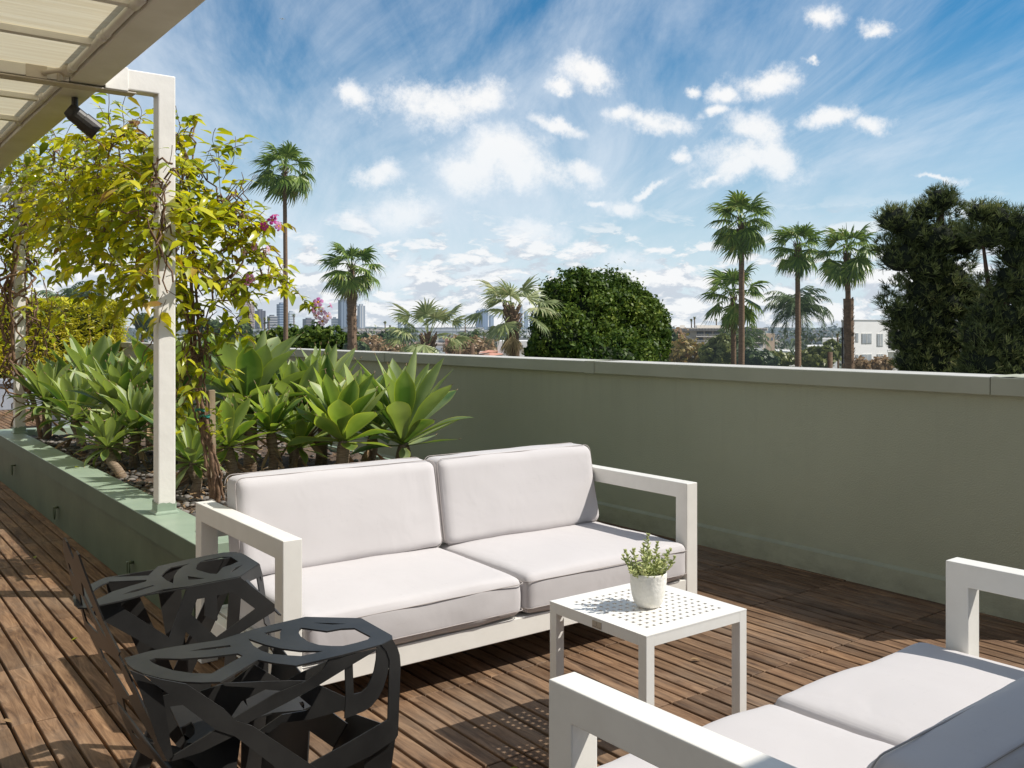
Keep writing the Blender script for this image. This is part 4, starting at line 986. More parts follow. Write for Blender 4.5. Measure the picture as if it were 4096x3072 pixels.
agave('short agave filling the bed between the outermost one and the post', 300, 1690, 7.7, .34, 26, 15, low=-.3)
agave('small agave tucked low between the mid bed rosettes', 545, 1735, 6.7, .30, 26, 16, low=-.2)
agave('agave pup at the front edge of the bed behind the long sofa', 1195, 1800, 6.2, .26, 22, 17, 'agave2', low=-.2)
agave('agave standing between the compact one and the rightmost one', 1490, 1760, 6.9, .42, 24, 18, low=.1, wr=.30)
agave('agave behind the young trunked one, leaves fanning right', 1180, 1690, 6.9, .42, 24, 19, low=.0, wr=.33)
agave('dim agave behind the left side of the near post', 590, 1650, 7.9, .42, 22, 20, low=.0)

# ---------------------------------------------------------------- vine
def leaf_cloud(items, name, mat, parent, rnd, lw=.44):
    """items: (pos, direction, normal, length)"""
    n = len(items); V = np.zeros((n, 9, 3)); 
    for k, (p, d, nr, l) in enumerate(items):
        d = d.normalized(); s = d.cross(nr)
        if s.length < 1e-4: s = d.cross(Vector((1, 0, .1)))
        s.normalize(); nr = s.cross(d); w = l*lw*rnd.uniform(.8, 1.1)*.5; cu = rnd.uniform(.05, .35)*l; fo = rnd.uniform(.1, .5)*w
        V[k, 0] = p
        V[k, 1] = p+d*(.30*l)-nr*0
        V[k, 2] = p+d*(.65*l)-nr*cu*.35
        V[k, 3] = p+d*l-nr*cu
        V[k, 4] = p+d*(.18*l)+s*w*.85+nr*fo
        V[k, 5] = p+d*(.5*l)+s*w*.98+nr*(fo-cu*.2)
        V[k, 6] = p+d*(.18*l)-s*w*.85+nr*fo
        V[k, 7] = p+d*(.5*l)-s*w*.98+nr*(fo-cu*.2)
        V[k, 8] = p+d*(.8*l)-nr*cu*.6
    F0 = [(0, 1, 4), (1, 2, 5, 4), (2, 3, 5), (1, 0, 6), (2, 1, 6, 7), (3, 2, 7)]
    mb = MB()
    mb.v = V.reshape(-1, 3).tolist(); mb.n = n*9
    mb.f = [tuple(i+9*k for i in f) for k in range(n) for f in F0]
    return mb.build(name, mat, parent, smooth=True)
def grow(rnd, blobs, ntw, tw, leaves, ll=(.055, .10), down=.35, d_jit=1.0):
    ws = [b[3]**2 for b in blobs]
    for k in range(ntw):
        b = rnd.choices(blobs, ws)[0]; c = W(b[0], b[1], b[2]); r = b[3]
        dirv = Vector((rnd.gauss(0, 1), rnd.gauss(0, 1), rnd.gauss(0, 1))).normalized()
        p = c+dirv*r*rnd.uniform(.2, .95); g = (dirv+Vector((0, 0, rnd.uniform(-.4, .8)))+Vector((rnd.gauss(0, .4), rnd.gauss(0, .4), 0))).normalized()
        L_ = rnd.uniform(.12, .34)*(1 if r > .15 else .6); m = int(L_/.022); pts = [p.copy()]
        for i in range(m):
            g = (g+Vector((rnd.gauss(0, .16), rnd.gauss(0, .16), rnd.gauss(0, .12)-down*.12))).normalized(); p = p+g*.022; pts.append(p.copy())
            if i % 2 == 0 or rnd.random() < .3:
                sd = g.cross(Vector((0, 0, 1)))
                if sd.length < .1: sd = Vector((1, 0, 0))
                sd.normalize(); sg = 1 if (i//2) % 2 else -1
                dr = (sd*sg+g*rnd.uniform(.1, .8)+Vector((0, 0, rnd.uniform(-.75, .1)))).normalized()
                nr = (Vector((0, 0, 1))+Vector((rnd.gauss(0, .5), rnd.gauss(0, .5), 0))+SUN*.4).normalized()
                q = p+dr*.012
                leaves.append((q, dr, nr, rnd.uniform(*ll)))
        tw.tube(pts[::3]+[pts[-1]], .0019, 4, cap=False)
def vine(label, loc, blobs, ntw, seed, trunks, extra=None, mats=('vine', 'vine_dark'), flowers=(), ll=(.055, .10)):
    rnd = random.Random(seed); t = thing('flowering_vine', label, 'vine', loc)
    tw = MB(); lv = []
    grow(rnd, blobs, ntw, tw, lv, ll)
    if extra: extra(rnd, tw, lv)
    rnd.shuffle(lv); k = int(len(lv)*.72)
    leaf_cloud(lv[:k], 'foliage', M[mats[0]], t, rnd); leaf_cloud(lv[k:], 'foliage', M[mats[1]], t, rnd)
    # main limbs wandering between neighbouring blobs
    for k in range(len(blobs)*2):
        a = rnd.choice(blobs); pa = W(a[0], a[1], a[2]); nb = sorted(blobs, key=lambda q: (W(q[0], q[1], q[2])-pa).length)[1:4]
        if not nb: continue
        b = rnd.choice(nb); pb = W(b[0], b[1], b[2]); j = lambda s: Vector((rnd.gauss(0, s), rnd.gauss(0, s), rnd.gauss(0, s)))
        pa = pa+j(a[3]*.4); pb = pb+j(b[3]*.4); pts = [pa.lerp(pb, i/9)+j(.012)+Vector((0, 0, .10*math.sin(i/9*PI))) for i in range(10)]
        tw.tube(pts, [rnd.uniform(.003, .006)]*10, 5, cap=False)
    for pts, r0, r1 in trunks:
        P = []; n = len(pts)
        for a, b in zip(pts[:-1], pts[1:]):
            for i in range(8): P.append(a.lerp(b, i/8)+Vector((rnd.gauss(0, .003), rnd.gauss(0, .003), 0)))
        P.append(pts[-1]); m = len(P)
        tw.tube(P, [r0+(r1-r0)*i/(m-1) for i in range(m)], 7)
    tw.build('stems', M['twig'], t, smooth=True)
    for (p, f, s, mt) in flowers: flower(t, p, f, s, mt, rnd)
    return t
def flower(parent, p, f, s, mt, rnd):
    f = f.normalized(); a = f.cross(Vector((0, 0, 1))).normalized(); b = a.cross(f)
    root = MB(); q = p-f*s*1.15
    root.tube([q, q+f*s*.5, p-f*s*.1, p], [s*.07, s*.15, s*.22, s*.30], 9, cap=False)
    o = root.build('flower', M['bud'] if mt != 'petaldeep' else M[mt], parent, smooth=True)
    pb = MB(); rot = rnd.uniform(0, 6)
    for k in range(5):
        t0 = rot+k*2*PI/5; V = []; 
        for i in range(5):
            u = i/4; r = s*(.22+.72*u); wd = .62*math.sin(min(1, .25+u*.85)*PI*.78)**.7
            for j in (-1, -.5, 0, .5, 1):
                an = t0+j*wd*.95*(1 if u > .1 else 1.0)
                V.append(p+(a*math.cos(an)+b*math.sin(an))*r*(1-.12*abs(j)*u)+f*s*(.28*u-.42*u*u+.05*math.sin(j*4+u*5)*u))
        pb.add(V, [(i*5+j, i*5+j+1, (i+1)*5+j+1, (i+1)*5+j) for i in range(4) for j in range(4)])
    x = pb.build('petals', M[mt], None, smooth=True); x.parent = o; off = origin_of(o); x.data.transform(Matrix.Translation(-off))
    th = MB().tube([p-f*s*.02, p+f*s*.035], [s*.20, s*.12], 9); y = th.build('throat', M['throat'], None, smooth=True); y.parent = o; y.data.transform(Matrix.Translation(-off))

B1 = [(300,640,6.2,.17),(430,560,5.8,.13),(480,640,5.6,.22),(580,600,5.4,.14),(560,760,5.5,.28),(400,790,5.9,.30),(260,760,6.8,.30),(310,900,6.3,.26),(480,950,5.6,.32),(420,1070,5.8,.22),
      (560,1120,5.4,.2),(650,900,5.2,.22),(760,690,5.3,.17),(725,560,5.3,.09),(860,760,5.3,.18),(900,880,5.3,.20),(780,920,5.2,.2),(960,960,5.3,.12),(1040,1060,5.3,.10),(900,1060,5.3,.16),
      (780,1180,5.25,.16),(880,1210,5.3,.13),(960,1230,5.3,.12),(800,1320,5.25,.16),(880,1340,5.3,.13),(770,1430,5.25,.11),(850,1440,5.3,.09),(700,1060,5.2,.2),(1120,1100,5.3,.06),(230,580,6.6,.12),
      (990,850,5.3,.10),(620,1240,5.4,.13),(360,700,6.1,.25),(200,860,7.0,.16),(680,750,5.25,.18),(740,1520,5.2,.05),(690,1620,5.2,.05),(655,740,4.68,.13),(640,640,4.68,.06),(640,880,4.68,.12),(665,1010,4.66,.12),(650,1130,4.66,.10),(700,960,4.8,.12)]
S = Vector
tb = W(868, 2010, 5.33)
def trunkpath(dx, seed):
    r = random.Random(seed); out = []
    for px, py in ((868, 2020), (850, 1860), (825, 1740), (800, 1600), (795, 1480), (770, 1300), (760, 1120), (750, 950), (735, 800), (725, 640)):
        out.append(W(px+dx+r.uniform(-9, 9), py, 5.33+r.uniform(-.03, .03)))
    return out
def vx1(rnd, tw, lv):
    # long arching runners to the right, the lower one carries the end flowers
    for path, leafy in (([(930,1130),(1010,1115),(1090,1110),(1150,1130),(1190,1165),(1225,1210),(1260,1240)], 3), ([(940,1060),(1000,1000),(1060,1040),(1120,1090),(1160,1120)], 3), ([(880,880),(950,800),(1000,740),(1020,690)], 0), ([(900,820),(960,770),(1045,680)], 0),
                        ([(960,760),(975,720),(965,680)], 0), ([(700,600),(730,540),(770,480),(785,455)], 2), ([(430,600),(380,560),(320,540),(270,545)], 3), ([(560,560),(520,530),(470,520)], 3), ([(940,930),(1010,900),(1060,905),(1085,900)], 3), ([(880,1010),(960,960),(1040,990)], 3),
                        ([(620,1350),(570,1420),(560,1470)], 0), ([(750,1480),(700,1500),(660,1540)], 3), ([(800,1560),(740,1600),(700,1650),(705,1690)], 4)):
        pts = []
        for (a, b), (c, d) in zip(path[:-1], path[1:]):
            for i in range(5): pts.append(W(a+(c-a)*i/5+rnd.gauss(0, 2), b+(d-b)*i/5+rnd.gauss(0, 2), 5.2+rnd.gauss(0, .004)))
        tw.tube(pts, [.0042-.003*i/len(pts) for i in range(len(pts))], 5)
        for i, p in enumerate(pts[1:]):
            for q in range(leafy):
                if rnd.random() < .62:
                    dr = Vector((rnd.gauss(0, 1), rnd.gauss(0, 1), rnd.uniform(-1.3, .4)))
                    lv.append((p, dr, Vector((rnd.gauss(0, .5), rnd.gauss(0, .5), 1)), rnd.uniform(.045, .08)))
    # fresh tuft low on the trunk
    for k in range(46):
        c = W(868+rnd.gauss(0, 26), 1700+rnd.gauss(0, 30), 5.22+rnd.gauss(0, .04)); lv.append((c, Vector((rnd.gauss(0, 1), rnd.gauss(0, 1), rnd.uniform(-.5, .7))), Vector((rnd.gauss(0, .4), rnd.gauss(0, .4), 1)), rnd.uniform(.035, .06)))
CV = -Vector((SY, CY, 0)); RT = Vector((CY, -SY, 0)); UP = Vector((0, 0, 1))
fl = []
rf = random.Random(4)
for (px, py, mt, s, f) in ((1090, 880, 'petaldeep', .030, CV+RT*.3+UP*.4), (1055, 905, 'petaldeep', .028, CV-RT*.2-UP*.2), (1115, 905, 'petal', .030, RT+CV*.5-UP*.1), (1100, 860, 'petaldeep', .024, UP+CV*.4),
                           (1015, 985, 'petal', .026, CV-RT*.5), (1075, 1000, 'petalpale', .028, RT+UP*.1+CV*.2), (975, 1010, 'petalpale', .024, -RT+CV), (1000, 1115, 'petal', .030, CV-UP*.5), (985, 1140, 'petal', .022, -UP+CV*.3),
                           (1272, 1208, 'petal', .032, CV+UP*.4), (1325, 1222, 'petal', .020, RT+UP*.4), (1265, 1262, 'petalpale', .026, CV-RT*.5-UP*.3), (1290, 1285, 'petalpale', .030, CV-UP*.4), (1310, 1265, 'petalpale', .028, CV+RT*.5), (1250, 1240, 'petal', .022, -RT+CV*.7), (1285, 1245, 'petalpale', .026, CV)):
    fl.append((W(px, py, 5.17), f, s*1.05, mt))
trk = [(trunkpath(0, 1), .016, .006), (trunkpath(-16, 2), .011, .005), (trunkpath(14, 3), .012, .004), (trunkpath(-26, 5), .007, .004), (trunkpath(24, 6), .008, .003)]
v1 = vine('leafy yellow green vine with pink trumpet flowers climbing beside the near post', (tb.x, tb.y, .36), B1, 620, 21, trk, vx1, flowers=fl, ll=(.062, .116))
# stake and green ties hold the vine
sp = W(852, 2010, 5.38); sq = W(845, 1560, 5.38); sp.z = .34
base_of(tag(MB().bar(sp, sq, .034, .034).build('wooden_stake', M['woodstake'], bevel=.002), 'weathered square wooden stake holding up the vine trunk', 'stake'), sp)
for (px, py) in ((798, 1478), (800, 1640), (818, 1665), (745, 965)):
    c = W(px, py, 5.33); m = MB()
    m.tube([c+Vector((math.cos(a)*.024, math.sin(a)*.024, .006*math.sin(a*2))) for a in [2*PI*i/14 for i in range(15)]], .006, 6, cap=False); m.tube([c+CV*.025, c+CV*.03+RT*.045+UP*.01], .004, 5)
    o = m.build('tie', M['tie'], v1)

B2 = [(30,700,8.6,.30),(110,780,8.6,.30),(40,880,8.6,.35),(150,900,8.4,.28),(40,1020,8.6,.25),(160,1040,8.4,.13),(210,800,8.0,.28),(240,960,8.0,.14),(20,1140,8.7,.25),(130,640,8.4,.22),(60,590,8.7,.2),(180,1200,8.5,.16),(200,1330,8.5,.12),(170,1420,8.5,.08),(20,1280,8.7,.15)]
def vx2(rnd, tw, lv):
    # bare stems wound round the post
    x, y = POSTS[1]
    for k in range(26):
        z = rnd.uniform(.42, .9) if k < 9 else rnd.uniform(.8, 1.9); a = rnd.uniform(0, 6.28); r = rnd.uniform(.075, .17); da = rnd.uniform(-.5, .5); pts = []
        n = rnd.randint(16, 40)
        for i in range(n):
            pts.append(Vector((x+math.cos(a)*r, y+math.sin(a)*r, z))); a += da+rnd.gauss(0, .12); z += rnd.uniform(.01, .055); r = min(.26, max(.062, r+rnd.gauss(0, .014)))
            if z > 2.45: break
        tw.tube(pts, rnd.uniform(.005, .013), 6)
    for k in range(70):
        c = W(rnd.gauss(95, 45), rnd.uniform(640, 800), 8.6+rnd.gauss(0, .15)); pts = [c]
        for i in range(9): c = c+Vector((rnd.gauss(0, .03), rnd.gauss(0, .03), rnd.gauss(-.03, .03))); pts.append(c)
        tw.tube(pts, .003, 4, cap=False)
v2b = W(60, 1760, 8.9)
vine('older vine hanging under the roof edge and coiled round the far post', (1.62, 9.3, .36), B2, 280, 33, [([Vector((1.66, 9.3, .34)), Vector((1.60, 9.36, .7)), Vector((1.44, 9.36, 1.1)), Vector((1.42, 9.4, 1.7)), Vector((1.5, 9.3, 2.3))], .022, .010)], vx2, ll=(.06, .105))

# ---------------------------------------------------------------- bamboo hedge
def hedge():
    t = thing('bamboo_hedge', 'clipped yellow green bamboo hedge across the far end of the terrace', 'hedge', (2, 18.3, .44)); rnd = random.Random(8)
    x0, x1, y0, y1, z0, z1 = .2, 4.55, 17.75, 18.8, .55, 1.88
    n = 24000; P = np.zeros((n, 4, 3)); k = 0
    while k < n:
        f = rnd.random()
        if f < .62: x, y, z = rnd.uniform(x0, x1), y0+abs(rnd.gauss(0, .10)), rnd.uniform(z0, z1)
        elif f < .85: x, y, z = rnd.uniform(x0, x1), rnd.uniform(y0, y1), z1-abs(rnd.gauss(0, .06))
        else: x, y, z = x1-abs(rnd.gauss(0, .07)), rnd.uniform(y0, y1), rnd.uniform(z0, z1)
        q = noise.noise(Vector((x*2.6, y*2.6, z*2.6)))
        if q < -.18 and rnd.random() < .6: continue
        if z < 1.0 and rnd.random() < (1.0-z)*1.5: continue
        y += .12*q; z += .06*noise.noise(Vector((x*5, y*3, 1)))
        a0 = rnd.uniform(0, 6.28)
        for s in range(rnd.randint(3, 5)):
            if k >= n: break
            a = a0+s*1.3+rnd.gauss(0, .3); d = np.array([math.cos(a), math.sin(a)*.6-.2, rnd.uniform(-.9, .5)]); d /= np.linalg.norm(d)
            l = rnd.uniform(.06, .12); w = np.cross(d, [rnd.gauss(0, 1), rnd.gauss(0, 1), rnd.gauss(0, 1)]); w = w/np.linalg.norm(w)*l*.085; c = np.array([x, y, z])
            P[k] = [c, c+d*l*.4+w, c+d*l, c+d*l*.4-w]; k += 1
    quads_mesh('foliage', P, M['bamboo'], t)
    m = MB()
    for k in range(260):
        x, y = rnd.uniform(x0, x1), rnd.uniform(y0+.03, y1); h = rnd.uniform(1.2, 1.8)
        m.tube([(x, y, .5), (x+rnd.gauss(0, .03), y, .5+(h-.5)*.5), (x+rnd.gauss(0, .08), y+rnd.gauss(0, .04), h)], rnd.uniform(.004, .009), 5)
    m.build('canes', M['cane'], t, smooth=True)
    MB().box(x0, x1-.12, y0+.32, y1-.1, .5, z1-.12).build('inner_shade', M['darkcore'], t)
hedge()
# ================================================================ BEYOND THE TERRACE: TREES, CITY
def far_ground():
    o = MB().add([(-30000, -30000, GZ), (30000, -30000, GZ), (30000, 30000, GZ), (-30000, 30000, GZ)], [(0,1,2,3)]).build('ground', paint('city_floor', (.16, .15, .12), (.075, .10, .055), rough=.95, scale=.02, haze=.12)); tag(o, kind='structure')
    # low ridge on the horizon
    V = []; Fc = []; n = 160
    for i in range(n+1):
        px = -1200+i*(6400/n); a = W(px, HZ, 9000); b = a.copy()
        b.z = CAMZ+9000/F*(9+9*noise.noise(Vector((px/420, 3, 0)))+4*noise.noise(Vector((px/90, 1, 5))))
        a.z = GZ-.5; c = W(px, HZ, 12000); c.z = b.z*.6; V += [a, b, c]
    for i in range(n): Fc += [(3*i, 3*i+3, 3*i+4, 3*i+1), (3*i+1, 3*i+4, 3*i+5, 3*i+2)]
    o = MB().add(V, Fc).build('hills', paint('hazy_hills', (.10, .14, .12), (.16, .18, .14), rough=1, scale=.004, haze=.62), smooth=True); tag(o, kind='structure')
far_ground()
# the building under the terrace
tag(base_of(MB().box(-8.9, 4.70, -6.9, 29.9, GZ, -.36).build('apartment_block', M['wall']), (0, 10, GZ)), 'sage green building carrying the roof terrace', 'building')

def fan_palm(label, px, py, d, R_, bx, tr, n, seed, mat='palm', tmat='palmbark', low=-.9, blade=.55, top=1.5, skirt=0, shag=None, group=None, segs=20, droop=.38, name='fan_palm', wind=.18, spear=True):
    R_ *= .88 if spear else .70; n = int(n*.78); tr *= .85; blade *= 1.12
    rnd = random.Random(seed); C = W(px, py, d); B = W(bx, py, d); B = Vector((B.x, B.y, GZ))
    t = thing(name, label, 'palm tree', B, group)
    P = []; wv = -RT*wind
    def frond(az, el, pl, bl, dead=False, out=P):
        hx = Vector((math.cos(az), math.sin(az), 0)); p = C.copy(); e = el; g = (1.1 if dead else .55)
        pts = [p.copy()]
        for k in range(4):
            tdir = hx*math.cos(e)+UP*math.sin(e); p = p+tdir*(pl/4); pts.append(p.copy()); e -= g/4*(1.1-abs(math.sin(el))*.4)
        s0 = tdir.cross(UP)
        if s0.length < .1: s0 = Vector((-hx.y, hx.x, 0))
        s0.normalize()
        for a, b in zip(pts[:-1], pts[1:]):
            w = s0*(R_*.014); out.append([a-w, a+w, b+w, b-w])
        tdir = (hx*math.cos(e)+UP*math.sin(e)).normalized(); nb = s0.cross(tdir)
        roll = rnd.uniform(-.5, .5); s = s0*math.cos(roll)+nb*math.sin(roll); nb = s.cross(tdir)
        spread = 1.9 if not dead else .9; da = 2*spread/segs
        for k in range(segs):
            a = -spread+da*(k+.5)+rnd.gauss(0, .03)
            dr = (tdir*math.cos(a)+s*math.sin(a)-nb*.25*abs(math.sin(a))).normalized(); l = bl*(.72+.28*math.cos(a*.8))*rnd.uniform(.88, 1.08)
            sd = (dr.cross(nb)).normalized()
            m1 = p+dr*l*.5; dd = (dr+Vector((0, 0, -droop*(1.6 if dead else 1)))+wv).normalized(); m2 = m1+dd*l*.3
            dd2 = (dd+Vector((0, 0, -droop*1.5))+wv*1.4).normalized(); tp = m2+dd2*l*.26
            w1 = l*.5*math.sin(da/2)*1.2; w2 = w1*.62
            fold = nb*w1*.5*(1 if k % 2 else -1)
            out.append([p-sd*w1*.1, p+sd*w1*.1, m1+sd*w1+fold, m1-sd*w1-fold])
            out.append([m1-sd*w1*.9-fold, m1+sd*w1*.9+fold, m2+sd*w2*.7, m2-sd*w2*.7])
            out.append([m2-sd*w2*.7, m2+sd*w2*.7, tp+sd*w2*.1, tp-sd*w2*.1])
    ga = 2.39996; a0 = rnd.uniform(0, 6)
    for k in range(n):
        u = (k+.5)/n; el = low+(top-low)*u**.8+rnd.gauss(0, .08)
        frond(a0+ga*k+rnd.gauss(0, .2), el, R_*blade*rnd.uniform(.85, 1.1)*(1 if u < .9 else .8), R_*.64*rnd.uniform(.85, 1.1)*(1 if u < .9 else .75))
    if spear:
        for k in range(3):
            p = C+Vector((rnd.gauss(0, .03), rnd.gauss(0, .03), R_*.3)); q = p+UP*R_*rnd.uniform(.45, .62)+RT*rnd.gauss(0, .06)*R_; w = RT*R_*.022; P.append([p-w, p+w, q+w*.2, q-w*.2])
    quads_mesh('crown', np.array([[tuple(v) for v in q] for q in P]), M[mat], t)
    if skirt:
        Dd = []
        for k in range(skirt): frond(rnd.uniform(0, 6.28), rnd.uniform(-1.3, -.8), R_*.55, R_*.5, True, Dd)
        quads_mesh('dead_fronds', np.array([[tuple(v) for v in q] for q in Dd]), M['palmdead'], t)
    H = C.z-GZ; pts = []; rr = []
    for k in range(17):
        u = k/16; p = B.lerp(C, u); p += RT*(math.sin(u*PI)*tr*.7); pts.append(p); rr.append(tr*(1.18-.36*u) if u < .94 else tr*(.95))
    mb = MB()
    if shag:      # lower trunk still carries old leaf bases
        zs = W(0, shag, d).z; P2 = [p for p in pts if p.z < zs]; P2 = P2+[Vector((P2[-1].x, P2[-1].y, zs))]
        mb2 = MB(); mb2.tube(P2, [tr*1.55]*(len(P2)-1)+[tr*1.7], 12); nn = 520
        for k in range(nn):
            z = rnd.uniform(max(GZ, zs-9), zs); a = rnd.uniform(0, 6.28); c = B.lerp(C, (z-GZ)/H)+RT*(math.sin((z-GZ)/H*PI)*tr*.7); o = Vector((math.cos(a), math.sin(a), 0))
            s = Vector((-o.y, o.x, 0)); q = c+o*tr*1.5; e = tr*.42
            mb2.add([q-s*e, q+s*e, q+o*tr*.5+UP*tr*1.0+s*e*.3, q+o*tr*.5+UP*tr*1.0-s*e*.3], [(0,1,2,3)])
        mb2.build('old_leaf_bases', M['palmbark'], t)
    mb.tube(pts, rr, 14); mb.build('trunk', M[tmat], t, smooth=True)
    # boot of cut petioles under the crown
    bt = MB()
    for k in range(60):
        a = rnd.uniform(0, 6.28); z = rnd.uniform(-.5, .12)*R_; o = Vector((math.cos(a), math.sin(a), 0)); c = C+UP*z+o*tr*.8; bt.bar(c, c+o*tr*.7+UP*tr*1.3, tr*.35, tr*.12)
    bt.build('petiole_bases', M['palmbark'], t)
    return t
fan_palm('tallest slender fan palm, at left with its whole trunk against the sky', 1138, 685, 50, 2.1, 1134, .15, 34, 1, wind=.35, low=-1.0, blade=.5)
fan_palm('stocky fan palm with a rough trunk between the towers and the pink flowers', 1405, 1080, 34, 1.34, 1398, .125, 34, 2, skirt=4, shag=1170, low=-.8)
fan_palm('low pale fan palm whose stiff fronds rise just over the wall', 1712, 1375, 21, 1.22, 1710, .16, 22, 3, mat='palmpale', low=.05, blade=.75, droop=.22, spear=False, wind=.05)
fan_palm('fan palm with a thick dark trunk and hanging dead fronds beside the round tree', 2050, 1262, 24, 1.5, 2052, .20, 20, 4, mat='palmpale', tmat='palmbarkdark', low=-.4, blade=.68, droop=.25, skirt=12, spear=False, wind=.1)
fan_palm('tallest palm of the right hand cluster, crown clear above the others', 2965, 890, 42, 1.75, 2945, .17, 40, 5, low=-1.15)
fan_palm('palm standing directly behind the tallest right hand one, lower crown', 2932, 1190, 47, 2.0, 2918, .17, 32, 6, low=-1.1, skirt=4)
fan_palm('slim palm left of the one with the shaggy trunk', 3190, 990, 45, 1.6, 3172, .16, 36, 7, low=-1.15)
fan_palm('palm with a shaggy lower trunk in front of the white building', 3388, 1010, 37, 1.5, 3395, .14, 38, 8, low=-1.15, shag=1195)

def feather_palm(label, px, py, d, R_, bx, tr, n, seed, group=None, mat='feather', name='feather_palm'):
    rnd = random.Random(seed); C = W(px, py, d); B = W(bx, py, d); B = Vector((B.x, B.y, GZ)); t = thing(name, label, 'palm tree', B, group); P = []
    for k in range(n):
        az = 2.39996*k; el = 1.3-1.5*k/n+rnd.gauss(0, .1); hx = Vector((math.cos(az), math.sin(az), 0)); p = C.copy(); e = el; m = 14
        for i in range(m):
            tdir = hx*math.cos(e)+UP*math.sin(e)-RT*.10; tdir.normalize(); q = p+tdir*(R_*1.15/m); s = tdir.cross(UP); s = s.normalized() if s.length > .1 else hx
            w = s*R_*.008; P.append([p-w, p+w, q+w, q-w])
            for sg in (-1, 1):
                for h in (.25, .75):
                    c = p.lerp(q, h); l = R_*.30*math.sin(PI*min(1, (i+1)/m*.85+.12)); dr = (s*sg+tdir*.5+Vector((0, 0, -.7+rnd.gauss(0, .25)))).normalized(); ww = tdir*R_*.013
                    P.append([c-ww, c+ww, c+dr*l*.6+ww*.8, c+dr*l-UP*l*.15])
            p = q; e -= 2.3/m*(.5+i/m)
    quads_mesh('crown', np.array([[tuple(v) for v in q] for q in P]), M[mat], t)
    MB().tube([B, B.lerp(C, .5), C], [tr*1.1, tr, tr*.8], 10).build('trunk', M['palmbark'], t, smooth=True)
feather_palm('drooping feather palm between the two slim palms', 3195, 1240, 52, 2.2, 3185, .18, 26, 1)
feather_palm('feather palm showing above the bamboo hedge, left one', 265, 1225, 40, 1.6, 265, .15, 22, 2)
feather_palm('feather palm showing above the bamboo hedge, right one', 360, 1210, 42, 1.5, 360, .15, 22, 3)
for i, (px, py, d, r) in enumerate(((1610, 1350, 160, 3.6), (2920+55, 1375, 90, 3.0), (2215-330, 1355, 150, 2.8))):
    feather_palm(['distant date palm left of the low pale fan palm', 'small date palm at the foot of the tallest right hand palms', 'distant date palm left of the thick dark trunk'][i], px, py, d, r, px, .25, 20, 20+i)

ICO = bmesh.new(); bmesh.ops.create_icosphere(ICO, subdivisions=3, radius=1); ICOV = [v.co.copy() for v in ICO.verts]; ICOF = [tuple(v.index for v in f.verts) for f in ICO.faces]; ICO.free()
def core_mesh(blobs, k, mat, t):
    mb = MB()
    for c, r in blobs: mb.add([c+Vector((v.x*r[0], v.y*r[1], v.z*r[2]))*k*(1+.18*noise.noise(v*2.3+c)) for v in ICOV], ICOF)
    return mb.build('shade_core', mat, t, smooth=True)  # dark blobs stand in for the shade inside the crown
def leafy(name, label, cat, blobs, n, ls, mat, base, seed, group=None, core='darkcore', clump=.22, nclump=60, trunk=.2, kind=None, aspect=.55, ck=.72):
    """blobs: (centre, (rx,ry,rz)); clusters of leaf faces sit on knobbly clumps spread over every blob"""
    rg = np.random.default_rng(seed)
    if kind == 'stuff': t = None
    else: t = thing(name, label, cat, base, group)
    area = np.array([b[1][0]*b[1][2] for b in blobs]); area = area/area.sum(); allq = []
    for (c, r), a in zip(blobs, area):
        m = max(40, int(n*a)); nc = max(8, int(nclump*a*len(blobs)))
        dv = rg.normal(size=(nc, 3)); dv /= np.linalg.norm(dv, axis=1)[:, None]
        rad = np.array(r); cc = np.array(c)+dv*rad*rg.uniform(.80, 1.02, (nc, 1)); cr = clump*rad.mean()*rg.uniform(.45, 1.6, nc)
        idx = rg.integers(0, nc, m); dl = rg.normal(size=(m, 3)); dl /= np.linalg.norm(dl, axis=1)[:, None]
        flip = (dl*dv[idx]).sum(1) < -.2; dl[flip] *= -1
        ex = np.where(rg.random((m, 1)) < .10, rg.uniform(1.05, 1.7, (m, 1)), rg.uniform(.55, 1.05, (m, 1)))
        p = cc[idx]+dl*cr[idx][:, None]*ex
        nr = dl+rg.normal(size=(m, 3))*.45; nr /= np.linalg.norm(nr, axis=1)[:, None]
        u = np.cross(nr, rg.normal(size=(m, 3))); u /= np.linalg.norm(u, axis=1)[:, None]; v = np.cross(nr, u); s = ls*rg.uniform(.55, 1.25, (m, 1))
        allq.append(np.stack([p-u*s, p-v*s*aspect+nr*s*.2, p+u*s, p+v*s*aspect+nr*s*.2], 1))
    Q = np.concatenate(allq)
    o = quads_mesh('foliage' if t else name, Q, M[mat] if isinstance(mat, str) else mat, t)
    if t is None: return tag(o, label, cat, kind='stuff')
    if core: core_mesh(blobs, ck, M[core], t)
    c0 = blobs[0][0]; b = Vector(base)
    MB().tube([b, b.lerp(Vector((c0[0], c0[1], c0[2]-blobs[0][1][2]*.5)), .6), Vector((c0[0], c0[1], c0[2]-blobs[0][1][2]*.3))], [trunk*1.3, trunk, trunk*.8], 10).build('trunk', M['pinebark'], t, smooth=True)
    return t
def bl(px, py, d, rx, rz, ry=None):
    c = W(px, py, d); k = d/F; return (c, (rx*k, (ry or rx)*k, rz*k))
def gr(px, d): v = W(px, HZ, d); return (v.x, v.y, GZ)
leafy('round_tree', 'dense rounded dark green tree in the middle behind the wall', 'tree', [bl(2300,1275,48,155,185), bl(2250,1360,46,120,130), bl(2420,1300,50,175,200), bl(2560,1330,51,115,150), bl(2520,1290,50,110,150), bl(2340,1190,48,90,95), bl(2600,1430,50,70,120), bl(2400,1460,47,250,130), bl(2330,1120,48,45,40), bl(2225,1190,47.5,45,60), bl(2480,1150,50,50,40), bl(2590,1230,50.5,40,50), bl(2150,1420,46,50,70)], 60000, .12, 'ficus', gr(2400, 48), 4, clump=.17, nclump=190, trunk=.4, ck=.6)

